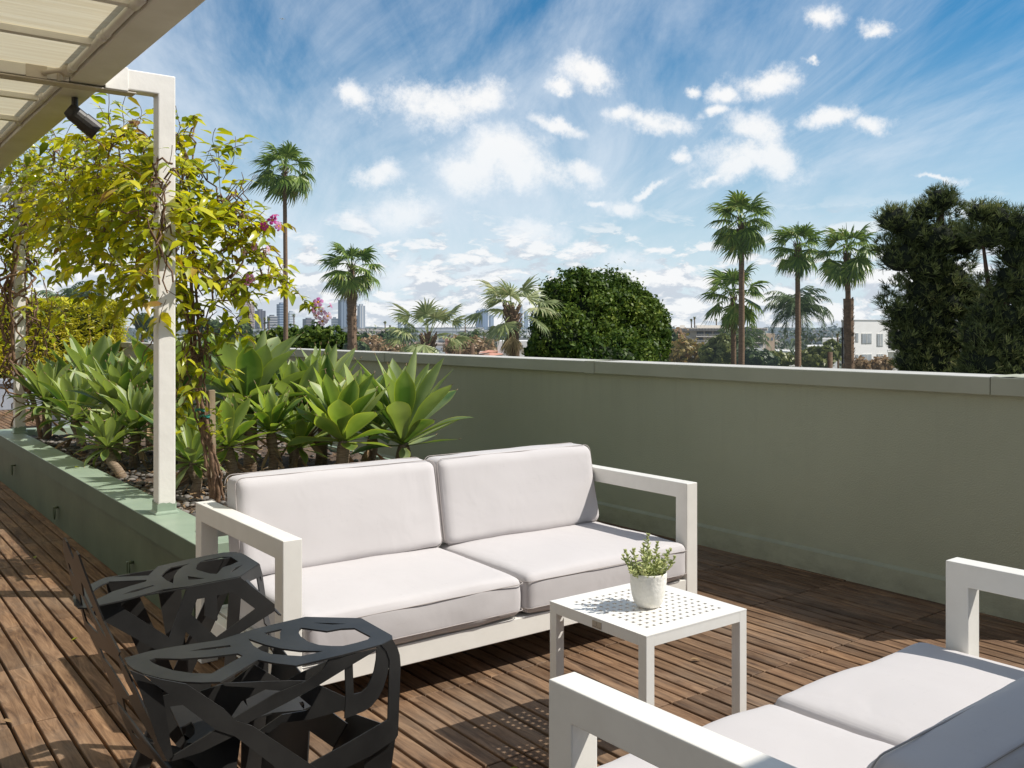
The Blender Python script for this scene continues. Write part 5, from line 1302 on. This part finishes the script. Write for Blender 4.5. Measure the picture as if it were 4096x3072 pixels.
def pine(label, blobs, base, seed, limbs):
    rg = random.Random(seed); t = thing('pine_tree', label, 'tree', base); P = []
    for (px, py, d, r, dens) in blobs:
        c = W(px, py, d); k = d/F*r
        for i in range(int(dens*r*r/42)):
            dv = Vector((rg.gauss(0, 1), rg.gauss(0, 1), rg.gauss(0, 1))).normalized(); p = c+Vector((dv.x*k, dv.y*k, dv.z*k*.85))*rg.uniform(.62, 1.03)
            ax = (dv*.7+UP*.75+Vector((rg.gauss(0, .3), rg.gauss(0, .3), 0))).normalized(); l0 = rg.uniform(.16, .34)
            for q in range(12):
                dr = (ax+Vector((rg.gauss(0, .48), rg.gauss(0, .48), rg.gauss(0, .40)))).normalized(); w = dr.cross(Vector((rg.gauss(0, 1), rg.gauss(0, 1), rg.gauss(0, 1)))).normalized()*.017; l = l0*rg.uniform(.7, 1.15)
                P.append([p-w*.6, p+w*.6, p+dr*l+w*.3, p+dr*l-w*.3])
    quads_mesh('needles', np.array([[tuple(v) for v in q] for q in P], dtype=np.float32), M['pine'], t)
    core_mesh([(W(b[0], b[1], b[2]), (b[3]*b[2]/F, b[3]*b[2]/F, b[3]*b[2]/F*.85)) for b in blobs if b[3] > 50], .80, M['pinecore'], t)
    mb = MB()
    for path, r0 in limbs:
        pts = [W(a, b, c) if b else Vector((W(a, HZ, c).x, W(a, HZ, c).y, GZ)) for a, b, c in path]
        mb.tube(pts, [r0*(1-.6*i/(len(pts)-1)) for i in range(len(pts))], 9)
    mb.build('trunk', M['pinebark'], t, smooth=True)
D1 = 33
pine('tall dark pine at right with a feathery rounded top', [(3765,800,D1,62,1.3),(3695,850,D1,52,1.2),(3812,845,D1,50,1.2),(3580,880,D1,72,1.1),(3650,935,D1,72,1.1),(3740,960,D1,100,1),(3850,960,D1,85,1),(3545,980,D1,48,1.1),(3600,1030,D1,80,1),(3700,1070,D1,90,1),(3790,1110,D1,85,1),
      (3850,1055,D1,50,1),(3690,1170,D1,80,1),(3780,1220,D1,85,1),(3575,1140,D1-.5,36,1.2),(3560,1215,D1-.5,48,1.2),(3620,1260,D1,70,1),(3585,1290,D1,46,1.1),(3700,1300,D1,90,1),(3640,1360,D1,80,1),(3780,1350,D1,95,1),(3645,1440,D1,72,1),(3720,1450,D1,110,1),(3830,1470,D1,90,1),(3680,1540,D1,110,1),(3850,1150,D1,55,1),(3905,1200,D1,60,1),(3890,1270,D1,70,1),(3900,1370,D1,70,1)],
     gr(3745, D1), 3, [([(3745,0,D1),(3745,1500,D1),(3755,1200,D1),(3760,950,D1),(3762,820,D1)], .28), ([(3755,1250,D1),(3650,1150,D1),(3590,1090,D1)], .10), ([(3755,1100,D1),(3660,980,D1),(3580,900,D1)], .10)])
D2 = 31
pine('second dark pine at the right edge, sky showing between its limbs', [(3920,850,D2,52,1.2),(3985,870,D2,60,1.2),(4060,890,D2,58,1.2),(3895,930,D2,46,1.1),(3960,950,D2,60,1),(4090,960,D2,70,1.1),(4030,940,D2,60,1),(4060,1030,D2,62,1),(3990,985,D2,34,1.2),(4120,1050,D2,60,1),(4040,1110,D2,62,1),(4100,1170,D2,80,1),(3990,1180,D2,52,1),
      (3940,1250,D2,60,1),(3935,1140,D2,42,1.2),(4020,1270,D2,80,1),(4100,1310,D2,90,1),(3920,1340,D2,75,1),(4010,1390,D2,95,1),(4100,1430,D2,90,1),(3930,1450,D2,90,1),(4030,1500,D2,100,1),(3880,1540,D2,80,1),(4120,1540,D2,80,1),(4180,1200,D2,90,.8),(4180,1000,D2,80,.8)],
     gr(4020, D2), 6, [([(4030,0,D2),(4020,1450,D2),(4010,1250,D2),(4040,1100,D2),(4080,950,D2)], .26), ([(4010,1250,D2),(3950,1120,D2),(3930,960,D2)], .11), ([(4040,1110,D2),(4090,1040,D2),(4120,980,D2)], .06)])

# nearer street trees and shrubs just past the wall
rs = random.Random(12)
HT = [('clump of dark green street trees behind the first slender palm', [(1060,1375,95,45,42),(1120,1370,95,45,45),(1180,1365,96,48,42)], 'ficus'), ('wide dark green tree left of the stocky palm', [(1260,1362,90,62,50),(1330,1370,90,60,52),(1395,1375,92,45,40)], 'ficus'),
      ('bright green tree just right of the stocky palm trunk', [(1470,1380,100,50,30),(1540,1375,100,55,26)], 'street'), ('small round bush at the right foot of the stocky palm', [(1415,1392,80,30,16),(1440,1395,80,26,14)], 'street'),
      ('rust coloured tree between the two pale fan palms', [(1860,1400,110,60,30),(1930,1395,110,45,34)], 'rust'), ('thin rust coloured shrub left of the low pale fan palm', [(1500,1405,85,55,22),(1580,1410,85,40,20)], 'rust'), ('leafless rusty shrubs right of the round tree', [(2690,1385,90,34,40)], 'rust'),
      ('green tree hugging the right side of the round tree', [(2665,1360,80,26,45)], 'street'), ('yellow and orange bush in front of the flat roofed apartments', [(2740,1415,70,60,30),(2800,1425,70,50,28),(2690,1430,70,40,22)], 'autumn'), ('tall olive green tree in front of the flat roofed apartments', [(2885,1385,66,38,36),(2865,1420,66,55,38)], 'olive'),
      ('dark green bush at the foot of the two tallest right hand palms', [(3000,1440,60,50,22),(3060,1445,60,45,22)], 'street'), ('yellow green shrub row right of the tall palms', [(3090,1440,62,40,24),(3130,1445,62,40,22)], 'olive'), ('olive bush under the drooping feather palm', [(3250,1440,60,40,34),(3290,1430,60,35,36),(3330,1400,62,28,34)], 'olive'),
      ('sparse brown leaved tree in front of the white building, left one', [(3440,1466,40,26,12),(3400,1470,40,16,12)], 'rust'), ('sparse brown leaved tree in front of the white building, right one', [(3530,1462,40,26,14)], 'rust'), ('dark fir shaped tree beside the thick dark trunk', [(2135,1400,60,18,40),(2135,1430,60,26,26)], 'ficus'),
      ('leafy tree behind the near post and the hedge end', [(570,1290,70,26,22),(640,1300,75,40,30)], 'street'), ('green tree showing left of the beige tower', [(850,1320,110,60,24),(930,1330,110,60,24)], 'street')]
for i, (lab, bs, mt) in enumerate(HT):
    sp_ = mt in ('rust', 'autumn'); d = bs[0][2]
    leafy('street_tree', lab, 'tree', [bl(a, b, c, r1, r2) for a, b, c, r1, r2 in bs], 4200 if not sp_ else 1300, .0032*d, mt, gr(bs[0][0], d), 50+i, core=None if sp_ or mt == 'olive' else 'darkcore', clump=.34 if not sp_ else .7, nclump=30, trunk=.12, ck=.55)

# ---------------------------------------------------------------- buildings
def tower_mat(name, wall, glass, vert, haze, sx=1.0, sz=1.0):
    """facade of floors and bays as a procedural pattern"""
    m, n = nt(name); tc = N(n, 'ShaderNodeTexCoord'); sep = N(n, 'ShaderNodeSeparateXYZ'); L(n, tc.outputs['Object'], sep.inputs[0])
    def wavef(s, k, th):
        a = N(n, 'ShaderNodeMath', operation='MULTIPLY', inp={1: k}); L(n, s, a.inputs[0]); f = N(n, 'ShaderNodeMath', operation='FRACT'); L(n, a.outputs[0], f.inputs[0])
        g = N(n, 'ShaderNodeMath', operation='GREATER_THAN', inp={1: th}); L(n, f.outputs[0], g.inputs[0]); return g.outputs[0]
    zf = wavef(sep.outputs[2], 1/(4.0*sz), .42); xy = N(n, 'ShaderNodeMath', operation='ADD'); L(n, sep.outputs[0], xy.inputs[0]); L(n, sep.outputs[1], xy.inputs[1]); xf = wavef(xy.outputs[0], 1/(5.0*sx), .35)
    if vert == 'v': fac = xf
    elif vert == 'h': fac = zf
    else:
        mm = N(n, 'ShaderNodeMath', operation='MULTIPLY'); L(n, zf, mm.inputs[0]); L(n, xf, mm.inputs[1]); fac = mm.outputs[0]
    mx = N(n, 'ShaderNodeMixRGB', inp={1: c4(wall), 2: c4(glass)}); L(n, fac, mx.inputs[0])
    p = N(n, 'ShaderNodeBsdfPrincipled', inp={'Roughness': .5}); L(n, mx.outputs[0], p.inputs['Base Color']); haze_out(n, p.outputs[0], haze); return m
def box_building(name, label, cat, x0, x1, ytop, d, mat, depth=None, rot=0.0, group=None, parts=True, base_z=GZ):
    a = W(x0, HZ, d); b = W(x1, HZ, d); c = (a+b)/2; w = (b-a).length; top = W(0, ytop, d).z; dp = depth or w*.8
    # align faces with the street grid of the terrace so that a lit and a shaded side show
    hw = w/(CY+SY*.9)*.5 if rot == 0 else w*.5
    e = thing(name, label, cat, (c.x, c.y, base_z), group)
    mb = MB(); k = min(hw, w*.5)
    X = Vector((1, 0, 0)); Y = Vector((0, 1, 0))
    cx, cy = c.x+RT.y*0, c.y
    mb.box(cx-k, cx+k, cy-k*.95, cy+k*.95, base_z, top)
    if not parts:
        o = mb.build(name, mat, None); bpy.data.objects.remove(e); base_of(o, (c.x, c.y, base_z)); return tag(o, label, cat, group)
    mb.build('tower_body', mat, e)
    r = MB().box(cx-k*.55, cx+k*.4, cy-k*.5, cy+k*.5, top, top+(top-base_z)*.03+1.2); r.build('roof_plant', mat, e)
    return e
TW = [(956,1019,1213,1500,(.42,.33,.29),(.22,.15,.14),'g',.26,'broad beige office tower, leftmost of the skyline'), (1019,1063,1243,1450,(.15,.14,.16),(.06,.06,.08),'v',.22,'dark brown office tower right of the broad beige one'),
      (1067,1110,1265,1400,(.40,.40,.40),(.08,.09,.11),'h',.22,'short office block, half dark and half white, before the blue striped tower'), (1106,1150,1217,1500,(.30,.38,.48),(.08,.13,.22),'h',.26,'blue glass tower with horizontal bands behind the slender palm trunk'),
      (1149,1180,1250,1600,(.62,.66,.70),(.35,.40,.46),'h',.30,'pale banded tower partly behind the slender palm trunk'), (1210,1260,1276,1500,(.20,.18,.19),(.08,.08,.10),'h',.26,'low dark office block behind the pink end flowers'),
      (1325,1352,1274,1500,(.72,.72,.72),(.35,.38,.42),'h',.3,'short white office block right of the pink end flowers'), (1352,1390,1200,1500,(.24,.30,.38),(.10,.14,.20),'v',.26,'tall slate blue tower just left of the stocky palm trunk'),
      (1412,1431,1262,1700,(.16,.18,.22),(.10,.12,.15),'h',.32,'small dark tower just right of the stocky palm trunk'), (1429,1461,1223,1550,(.62,.62,.60),(.28,.32,.38),'v',.26,'light grey ribbed tower with rounded top right of the stocky palm'),
      (1591,1604,1257,3200,(.30,.36,.44),(.2,.25,.32),'h',.45,'thin grey blue tower above the left fronds of the low pale palm'), (1617,1631,1272,3400,(.20,.26,.36),(.15,.2,.28),'h',.45,'short blue tower second from the low pale palm'),
      (1822,1832,1275,4200,(.25,.32,.42),(.2,.25,.33),'h',.5,'narrow bluish block, left of a pair between the two pale palms'), (1832,1846,1277,4200,(.25,.32,.42),(.2,.25,.33),'h',.5,'wider bluish block, right of a pair between the two pale palms'),
      (1903,1920,1243,5000,(.16,.24,.38),(.12,.18,.3),'v',.5,'blue downtown tower, left end of the far cluster'), (1920,1952,1239,5000,(.14,.22,.36),(.1,.16,.28),'v',.5,'widest blue downtown tower of the far cluster'),
      (1955,1975,1262,5200,(.25,.33,.45),(.2,.27,.38),'v',.55,'lower blue downtown tower right of the widest one'), (2080,2090,1220,5600,(.4,.48,.58),(.3,.38,.5),'v',.6,'needle like pale tower seen through the fronds of the dead skirted palm'),
      (2062,2076,1250,5600,(.35,.43,.55),(.28,.35,.46),'v',.6,'pale blue tower left of the needle like one'), (2096,2112,1248,5600,(.3,.4,.52),(.28,.35,.46),'v',.6,'pale blue tower right of the needle like one'), (2120,2134,1262,5600,(.3,.4,.52),(.28,.35,.46),'v',.6,'lower pale blue tower beside the round tree')]
for i, (x0, x1, yt, d, wl, gl_, v, h, lab) in enumerate(TW):
    box_building('office_tower', lab, 'tower', x0, x1, yt, d, tower_mat('facade', wl, gl_, v, h, sx=d/1500, sz=d/1500))
# hazy low city: every block is its own small building; they look alike at this size
WALLS = [(.62, .58, .52), (.70, .68, .64), (.50, .42, .36), (.45, .30, .24), (.38, .40, .42), (.74, .73, .72), (.56, .50, .44)]
LM = [(tower_mat('low_block_facade', c, tuple(x*.4 for x in c), 'h', h, sx=1.4, sz=.8), h) for c in WALLS for h in (.18, .34, .50)]
rc = random.Random(77)
for k in range(240):
    d = 480*(7**rc.random()) if k > 30 else rc.uniform(260, 480)
    px = rc.uniform(620, 3480); 
    if 2200 < px < 2620: px -= 1400
    w = rc.uniform(9, 30)*(1+d/2500); h = rc.uniform(3.2, 6.8)*(1+max(0, d-1500)/2500)
    if d < 500: h = rc.uniform(2.5, 4.8)
    hp = w/d*F/2; hz_ = 0 if d < 700 else (1 if d < 1800 else 2)
    top = HZ+(CAMZ-(GZ+h))*F/d
    box_building('low_building', 'small flat roofed building in the hazy low city beyond the wall', 'building', px-hp, px+hp, top, d, LM[rc.randrange(7)*3+hz_][0], group='low buildings across the distant city', parts=False)
for k in range(30):      # larger commercial blocks
    px = rc.choice([rc.uniform(1250, 1600), rc.uniform(1450, 2160), rc.uniform(900, 1300)]); d = rc.uniform(700, 2200); w = rc.uniform(40, 110); h = rc.uniform(7, 13)
    hp = w/d*F/2; top = HZ+(CAMZ-(GZ+h))*F/d
    box_building('office_block', 'mid rise commercial block in the haze at the foot of the skyline', 'building', px-hp, px+hp, top, d, LM[rc.randrange(7)*3+1][0], group='mid rise blocks at the foot of the skyline', parts=False)
def treemass(label, n, dmin, dmax, mat, seed, r_=(2.2, 4.5), nf=26):
    rg = np.random.default_rng(seed); bs = []
    for k in range(n):
        d = dmin*(dmax/dmin)**rg.random(); px = rg.uniform(300, 3700); c = W(px, HZ, d); r = rg.uniform(*r_)*(1+d/2500); c.z = GZ+r*.9; bs.append((c, (r*1.5, r*1.5, r)))
    return leafy('distant_trees', label, 'trees', bs, n*nf, .62*(dmin*dmax)**.5/600+.25, mat, (0, 0, GZ), seed, kind='stuff', nclump=12, clump=.4)
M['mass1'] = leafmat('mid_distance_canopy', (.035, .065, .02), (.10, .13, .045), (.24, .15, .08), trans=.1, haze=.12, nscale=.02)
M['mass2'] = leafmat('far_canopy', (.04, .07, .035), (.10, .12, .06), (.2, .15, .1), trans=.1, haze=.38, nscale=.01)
treemass('rolling band of street tree canopy across the city', 200, 170, 700, 'mass1', 3, nf=120)
treemass('far hazy tree canopy below the skyline', 380, 600, 3200, 'mass2', 4, nf=60)

# tiny distant palms
PT = [(870,1285,120,9),(1058,1255+20,300,9),(1075,1258+18,300,9),(1175,1262,320,10),(1540,1290,260,9),(1560,1305,280,7),(1860,1278,330,8),(1905,1325,150,10),(1935,1335,170,9),(1965,1330,160,9),(1990,1318,200,9),(2680,1282,210,9),(2765,1280,230,8),(2778,1272,230,9),(2865,1280,230,8),(2890,1275,240,9),(3005,1300,150,9),(3015,1290,180,9),(3350,1340,120,8)]
for i, (px, py, d, r) in enumerate(PT):
    big = py > 1310
    t = fan_palm('small distant fan palm standing above the city rooftops' if not big else 'distant fan palm with a visible trunk between the two pale fan palms' if px < 2100 else 'small fan palm in front of the white building', px, py, d, r*d/F*(1.6 if big else 1.25), px, .10+d*.0004, 13, 200+i, segs=7, low=-.9,
                 group='distant palms above the rooftops' if not big else 'distant palms between the two pale palms' if px < 2100 else None, spear=False)

def along(A, u, px):
    dr = W(px, HZ, 1)-W(2048, HZ, 0); return -(A.x*dr.y-A.y*dr.x)/(u.x*dr.y-u.y*dr.x)
# flat roofed apartments with balconies
def apartments():
    d = 112; A = W(2712, HZ, d); u = RT; v = (W(2712, HZ, 1)-W(2048, HZ, 0)).normalized(); m_ = d/F; u = Matrix.Rotation(R(20), 3, 'Z')@RT
    S_ = lambda px: along(A, u, px)
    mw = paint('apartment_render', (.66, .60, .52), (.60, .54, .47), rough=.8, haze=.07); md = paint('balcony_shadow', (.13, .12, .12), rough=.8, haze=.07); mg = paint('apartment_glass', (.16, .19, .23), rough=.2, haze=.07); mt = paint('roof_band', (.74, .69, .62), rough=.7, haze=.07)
    t = thing('apartment_building', 'cream three storey apartments with a flat overhanging roof and balconies', 'building', (A.x, A.y, GZ))
    def q(mb, px0, px1, py0, py1, f, dp):     # box from photo extents, front at depth d+f, dp deep
        c0 = A+u*S_(px0)+v*f; c1 = A+u*S_(px1)+v*f; z0 = CAMZ-(py1-HZ)*m_; z1 = CAMZ-(py0-HZ)*m_
        V = [c0, c1, c1+v*dp, c0+v*dp]; V = [Vector((p.x, p.y, z0)) for p in V]+[Vector((p.x, p.y, z1)) for p in V]
        mb.add(V, [(0,3,2,1),(4,5,6,7),(0,1,5,4),(1,2,6,5),(2,3,7,6),(3,0,4,7)]); return mb
    q(MB(), 2720, 3064, 1322, 1330+260, 1.5, 14).build('wall', mw, t)
    q(MB(), 2712, 3072, 1311, 1323, 0, 17).build('roof_slab', mt, t)
    r = MB(); q(r, 2790, 2920, 1300, 1311, 4, 8); q(r, 2720, 2740, 1300, 1311, 4, 5); q(r, 2925, 2950, 1305, 1311, 4, 6); r.build('roof_structure', mt, t)
    rb = MB()
    for k in range(60): q(rb, 2714+k*5.95, 2716.5+k*5.95, 1312.5, 1322, -.08, .05)
    rb.build('fascia_ribs', md, t)
    for fl, (y0, y1) in enumerate(((1326, 1346), (1350, 1372), (1376, 1396))):
        for k in range(8):
            x = 2788+k*34.5
            if fl > 0 and 2820 < x < 2930 and k % 2: continue
            w = q(MB(), x, x+27, y0, y1, 1.44, .08).build('balcony_recess', md, t)
            q(MB(), x+2, x+12, y0+3, y1-1, 1.38, .05).build('pane', mg, w); q(MB(), x+14, x+25, y0+3, y1-1, 1.38, .05).build('pane', mg, w)
        bal = q(MB(), 2785, 3062, y1-1, y1+2, .1, 1.35)
        for k in range(70): q(bal, 2786+k*3.95, 2786.8+k*3.95, y1-9, y1-1, .12, .05)
        q(bal, 2785, 3062, y1-9.6, y1-8.6, .1, .08); bal.build('balcony_rail', mt, t)
    for x, y in ((2735, 1330), (2752, 1330), (2735, 1358), (2752, 1358)): q(MB(), x, x+9, y, y+9, 1.42, .1).build('window', mg, t)
    st = MB()
    for k in range(12): q(st, 2733+k*3.4, 2737+k*3.4, 1338+k*1.6, 1342+k*1.6, .4, 1.0)
    st.build('outside_stair', mt, t)
    # annex and small neighbours
    def simple(nm, lab, x0, x1, y0, y1, dd, c, wins=()):
        B = W(x0, HZ, dd); k = dd/F; mb = MB(); v = (W(x0, HZ, 1)-W(2048, HZ, 0)).normalized() if x0 > 2048 else (W(x1, HZ, 1)-W(2048, HZ, 0)).normalized(); z0, z1 = GZ, CAMZ-(y0-HZ)*k; c0 = B; c1 = B+u*((x1-x0)*k)
        V = [c0, c1, c1+v*9, c0+v*9]; V = [Vector((p.x, p.y, z0)) for p in V]+[Vector((p.x, p.y, z1)) for p in V]
        e = thing(nm, lab, 'building', (B.x, B.y, GZ))
        mb.add(V, [(0,3,2,1),(4,5,6,7),(0,1,5,4),(1,2,6,5),(2,3,7,6),(3,0,4,7)]).build('wall', paint('render', c, rough=.8, haze=.06), e)
        for (a, b_, p_, q_) in wins:
            f0 = B+u*((a-x0)*k)-v*.03; f1 = B+u*((b_-x0)*k)-v*.03; za = CAMZ-(q_-HZ)*k; zb = CAMZ-(p_-HZ)*k
            MB().add([(f0.x, f0.y, za), (f1.x, f1.y, za), (f1.x, f1.y, zb), (f0.x, f0.y, zb)], [(0,1,2,3)]).build('window', mg, e)
        return e, B, k
    simple('low_house', 'cream house block right of the flat roofed apartments, brown upper storey', 3064, 3105, 1335, 1420, 100, (.55, .42, .30), ((3072, 3080, 1350, 1362), (3088, 3097, 1350, 1362)))
    e, B, k = simple('low_house', 'grey shingle roofed white house in front of the apartments', 3010, 3080, 1420, 1450, 80, (.7, .68, .64), ((3040, 3048, 1428, 1438),))
    p0 = B+u*(-4*k)-v*.4; p1 = B+u*(74*k)-v*.4; z = CAMZ-(1421-HZ)*k; zz = CAMZ-(1396-HZ)*k; r0 = B+u*(8*k)+v*4; r1 = B+u*(58*k)+v*4
    MB().add([(p0.x, p0.y, z), (p1.x, p1.y, z), (r1.x, r1.y, zz), (r0.x, r0.y, zz)], [(0,1,2,3)]).build('roof', paint('grey_shingle', (.30, .31, .30), (.22, .23, .22), rough=.9, scale=8, haze=.05), e)
    simple('low_house', 'white flat building right of the feather palm, below the city line', 3230, 3365, 1385, 1470, 95, (.72, .71, .69), ((3250, 3262, 1395, 1405), (3300, 3312, 1395, 1405)))
    simple('low_house', 'long white flat roof beyond the feather palm', 3290, 3362, 1354, 1385, 130, (.75, .74, .72), ((3310, 3325, 1360, 1368),))
    simple('low_house', 'white garage like box left of the low pale fan palm', 1462, 1545, 1375, 1420, 90, (.72, .71, .70))
    simple('low_house', 'white house partly behind the hanging dead fronds', 1990, 2120, 1365, 1440, 75, (.76, .74, .71), ((2010, 2022, 1380, 1395), (2040, 2052, 1380, 1395), (2090, 2100, 1380, 1395)))
    simple('brick_house', 'long low red brick building between the two pale fan palms', 1780, 1985, 1352, 1372, 210, (.40, .22, .17), ((1850, 1856, 1356, 1362),))
    simple('low_house', 'cream house with tower like front behind the stocky palm', 1408, 1450, 1335, 1380, 260, (.62, .55, .48), ((1420, 1424, 1345, 1352),))
    e, B, k = simple('tiled_house', 'small house with a red tiled roof just over the wall between the pale palms', 1915, 1960, 1415, 1440, 70, (.55, .42, .34))
    for (a, b_, c, ya, yb) in ((1905, 1970, 1938, 1424, 1410), (1918, 1946, 1932, 1411, 1402)):
        p0 = B+u*((a-1915)*k)-v*.5; p1 = B+u*((b_-1915)*k)-v*.5; c_ = B+u*((c-1915)*k)+v*2; z = CAMZ-(ya-HZ)*k; zz = CAMZ-(yb-HZ)*k; p2 = p1+v*6; p3 = p0+v*6
        MB().add([(p0.x,p0.y,z),(p1.x,p1.y,z),(p2.x,p2.y,z),(p3.x,p3.y,z),(c_.x,c_.y,zz)], [(0,1,4),(1,2,4),(2,3,4),(3,0,4)]).build('roof', paint('red_roof_tiles', (.50, .25, .18), (.40, .18, .12), rough=.8, scale=6), e)
apartments()
def white_building():
    d = 46; m_ = d/F; u = Vector((.98, -.2, 0)).normalized(); A = W(3366, HZ, d); v0 = (W(3366, HZ, 1)-W(2048, HZ, 0)).normalized(); ro = Matrix.Rotation(R(34), 3, 'Z'); u = ro@RT; v = Vector((u.y*-1, u.x, 0)); v = v if v.dot(v0) > 0 else -v; v = v0
    S_ = lambda px: along(A, u, px)
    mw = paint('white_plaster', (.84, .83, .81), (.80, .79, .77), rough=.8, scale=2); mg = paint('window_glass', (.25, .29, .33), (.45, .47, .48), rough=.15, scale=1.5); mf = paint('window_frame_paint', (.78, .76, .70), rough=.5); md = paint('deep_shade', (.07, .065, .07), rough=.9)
    t = thing('white_apartment_block', 'plain white building with small windows behind the shaggy trunked palm', 'building', (A.x, A.y, GZ))
    def q(px0, px1, py0, py1, f, dp, z0=None):
        mb = MB(); c0 = A+u*S_(px0)+v*f; c1 = A+u*S_(px1)+v*f; za = CAMZ-(py1-HZ)*m_ if z0 is None else z0; zb = CAMZ-(py0-HZ)*m_
        V = [c0, c1, c1+v*dp, c0+v*dp]; V = [Vector((p.x, p.y, za)) for p in V]+[Vector((p.x, p.y, zb)) for p in V]
        return mb.add(V, [(0,3,2,1),(4,5,6,7),(0,1,5,4),(1,2,6,5),(2,3,7,6),(3,0,4,7)])
    q(3382, 3552, 1281, 0, 0, 10, GZ).build('wall', mw, t); q(3366, 3381.5, 1281, 0, .25, 8, GZ).build('wall', mw, t); q(3552.5, 3860, 1281, 0, 1.6, 9, GZ).build('wall', mw, t)
    q(3364, 3862, 1278, 1281, -.05, 11).build('parapet', paint('parapet_metal', (.5, .5, .5)), t)
    q(3550, 3640, 1310, 1319, -.02, 2).build('balcony_slab', mw, t); q(3550, 3640, 1400, 1412, -.02, 2).build('balcony_slab', mw, t)
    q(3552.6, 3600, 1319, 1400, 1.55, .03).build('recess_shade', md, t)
    q(3367, 3373, 1310, 1480, .20, .06).build('slot_window', md, t)
    for (a, b_, c, e) in ((3449, 3486, 1335, 1374), (3510, 3531, 1336, 1386), (3425, 3433, 1333, 1367), (3449, 3486, 1420, 1460), (3510, 3531, 1420, 1465), (3425, 3433, 1420, 1452)):
        f = q(a-1.5, b_+1.5, c-1.5, e+1.5, -.04, .05).build('window', mf, t); g = q(a, b_, c, e, -.055, .03).build('pane', mg, f)
        if b_-a > 15: q((a+b_)/2-.8, (a+b_)/2+.8, c, e, -.07, .02).build('mullion', mf, f)
white_building()
def pole(label, px, ytop, d, arms):
    B = Vector(gr(px, d)); T = W(px, ytop, d); t = thing('utility_pole', label, 'utility pole', B); MB().tube([B, T], [.16, .12], 10).build('pole_shaft', M['palmbarkdark'], t, smooth=True)
    for k, (dz, L_) in enumerate(arms):
        c = T-UP*dz; m = MB(); m.bar(c-RT*L_, c+RT*L_, .10, .12)
        for s in (-.9, -.5, .5, .9): m.tube([c+RT*L_*s+UP*.05, c+RT*L_*s+UP*.22], .04, 6)
        m.build('cross_arm', M['palmbarkdark'], t)
pole('bare brown utility pole right of the feather palm', 3320, 1408, 45, ())
pole('short thick brown utility pole top between the two pale fan palms', 1889, 1372, 50, ())
pole('utility pole with several cross arms just right of the low pale fan palm', 1838, 1388, 70, ((.1, 1.0), (.55, .8)))
# tiny aeroplane
def plane():
    c = W(1130, 75, 2600); t = thing('aeroplane', 'tiny light aeroplane high in the sky at upper left', 'aeroplane', c); mt = paint('aeroplane_paint', (.75, .76, .78), rough=.4)
    f = (RT*.5+CV*.85).normalized(); s = f.cross(UP)
    MB().tube([c-f*7, c-f*5, c+f*4, c+f*6.5], [.3, .8, 1.1, .3], 10).build('fuselage', mt, t, smooth=True); MB().bar(c-s*9, c+s*9, .25, 2.2, up=f).build('wing', mt, t); MB().bar(c-f*6-s*3, c-f*6+s*3, .2, 1.3, up=f).build('tailplane', mt, t); MB().bar(c-f*6, c-f*6.5+UP*3, .2, 1.4, up=f).build('fin', mt, t)
plane()

# fallen leaves
def fallen():
    rnd = random.Random(31)
    spots = [(.9, 4.4, .004), (.55, 3.6, .004), (.72, 5.2, .004), (1.05, 6.1, .004), (1.42, 4.32, .424), (1.47, 5.7, .424), (1.44, 6.8, .424), (2.9, 2.6, .004), (3.3, 3.4, .004), (1.7, 2.3, .004), (.35, 4.9, .004), (2.62, 1.9, .004), (3.05, 2.05, .004)]
    for k, (x, y, z) in enumerate(spots):
        a = rnd.uniform(0, 6.28); d = Vector((math.cos(a), math.sin(a), .05)); s = Vector((-math.sin(a), math.cos(a), 0)); c = Vector((x, y, z)); l = rnd.uniform(.025, .045); w = l*.24
        V = [c, c+d*l*.3+s*w+UP*.006, c+d*l*.7+s*w*.8+UP*.008, c+d*l+UP*.004, c+d*l*.7-s*w*.8+UP*.010, c+d*l*.3-s*w+UP*.007, c+d*l*.5+UP*.002]
        o = MB().add(V, [(0,1,6), (1,2,6), (2,3,6), (3,4,6), (4,5,6), (5,0,6)]).build('fallen_leaf', M['mulch' if k % 3 else 'vine_dark'], smooth=True)
        tag(base_of(o, c), 'small fallen vine leaf lying on the terrace', 'leaf', 'fallen vine leaves')
fallen()
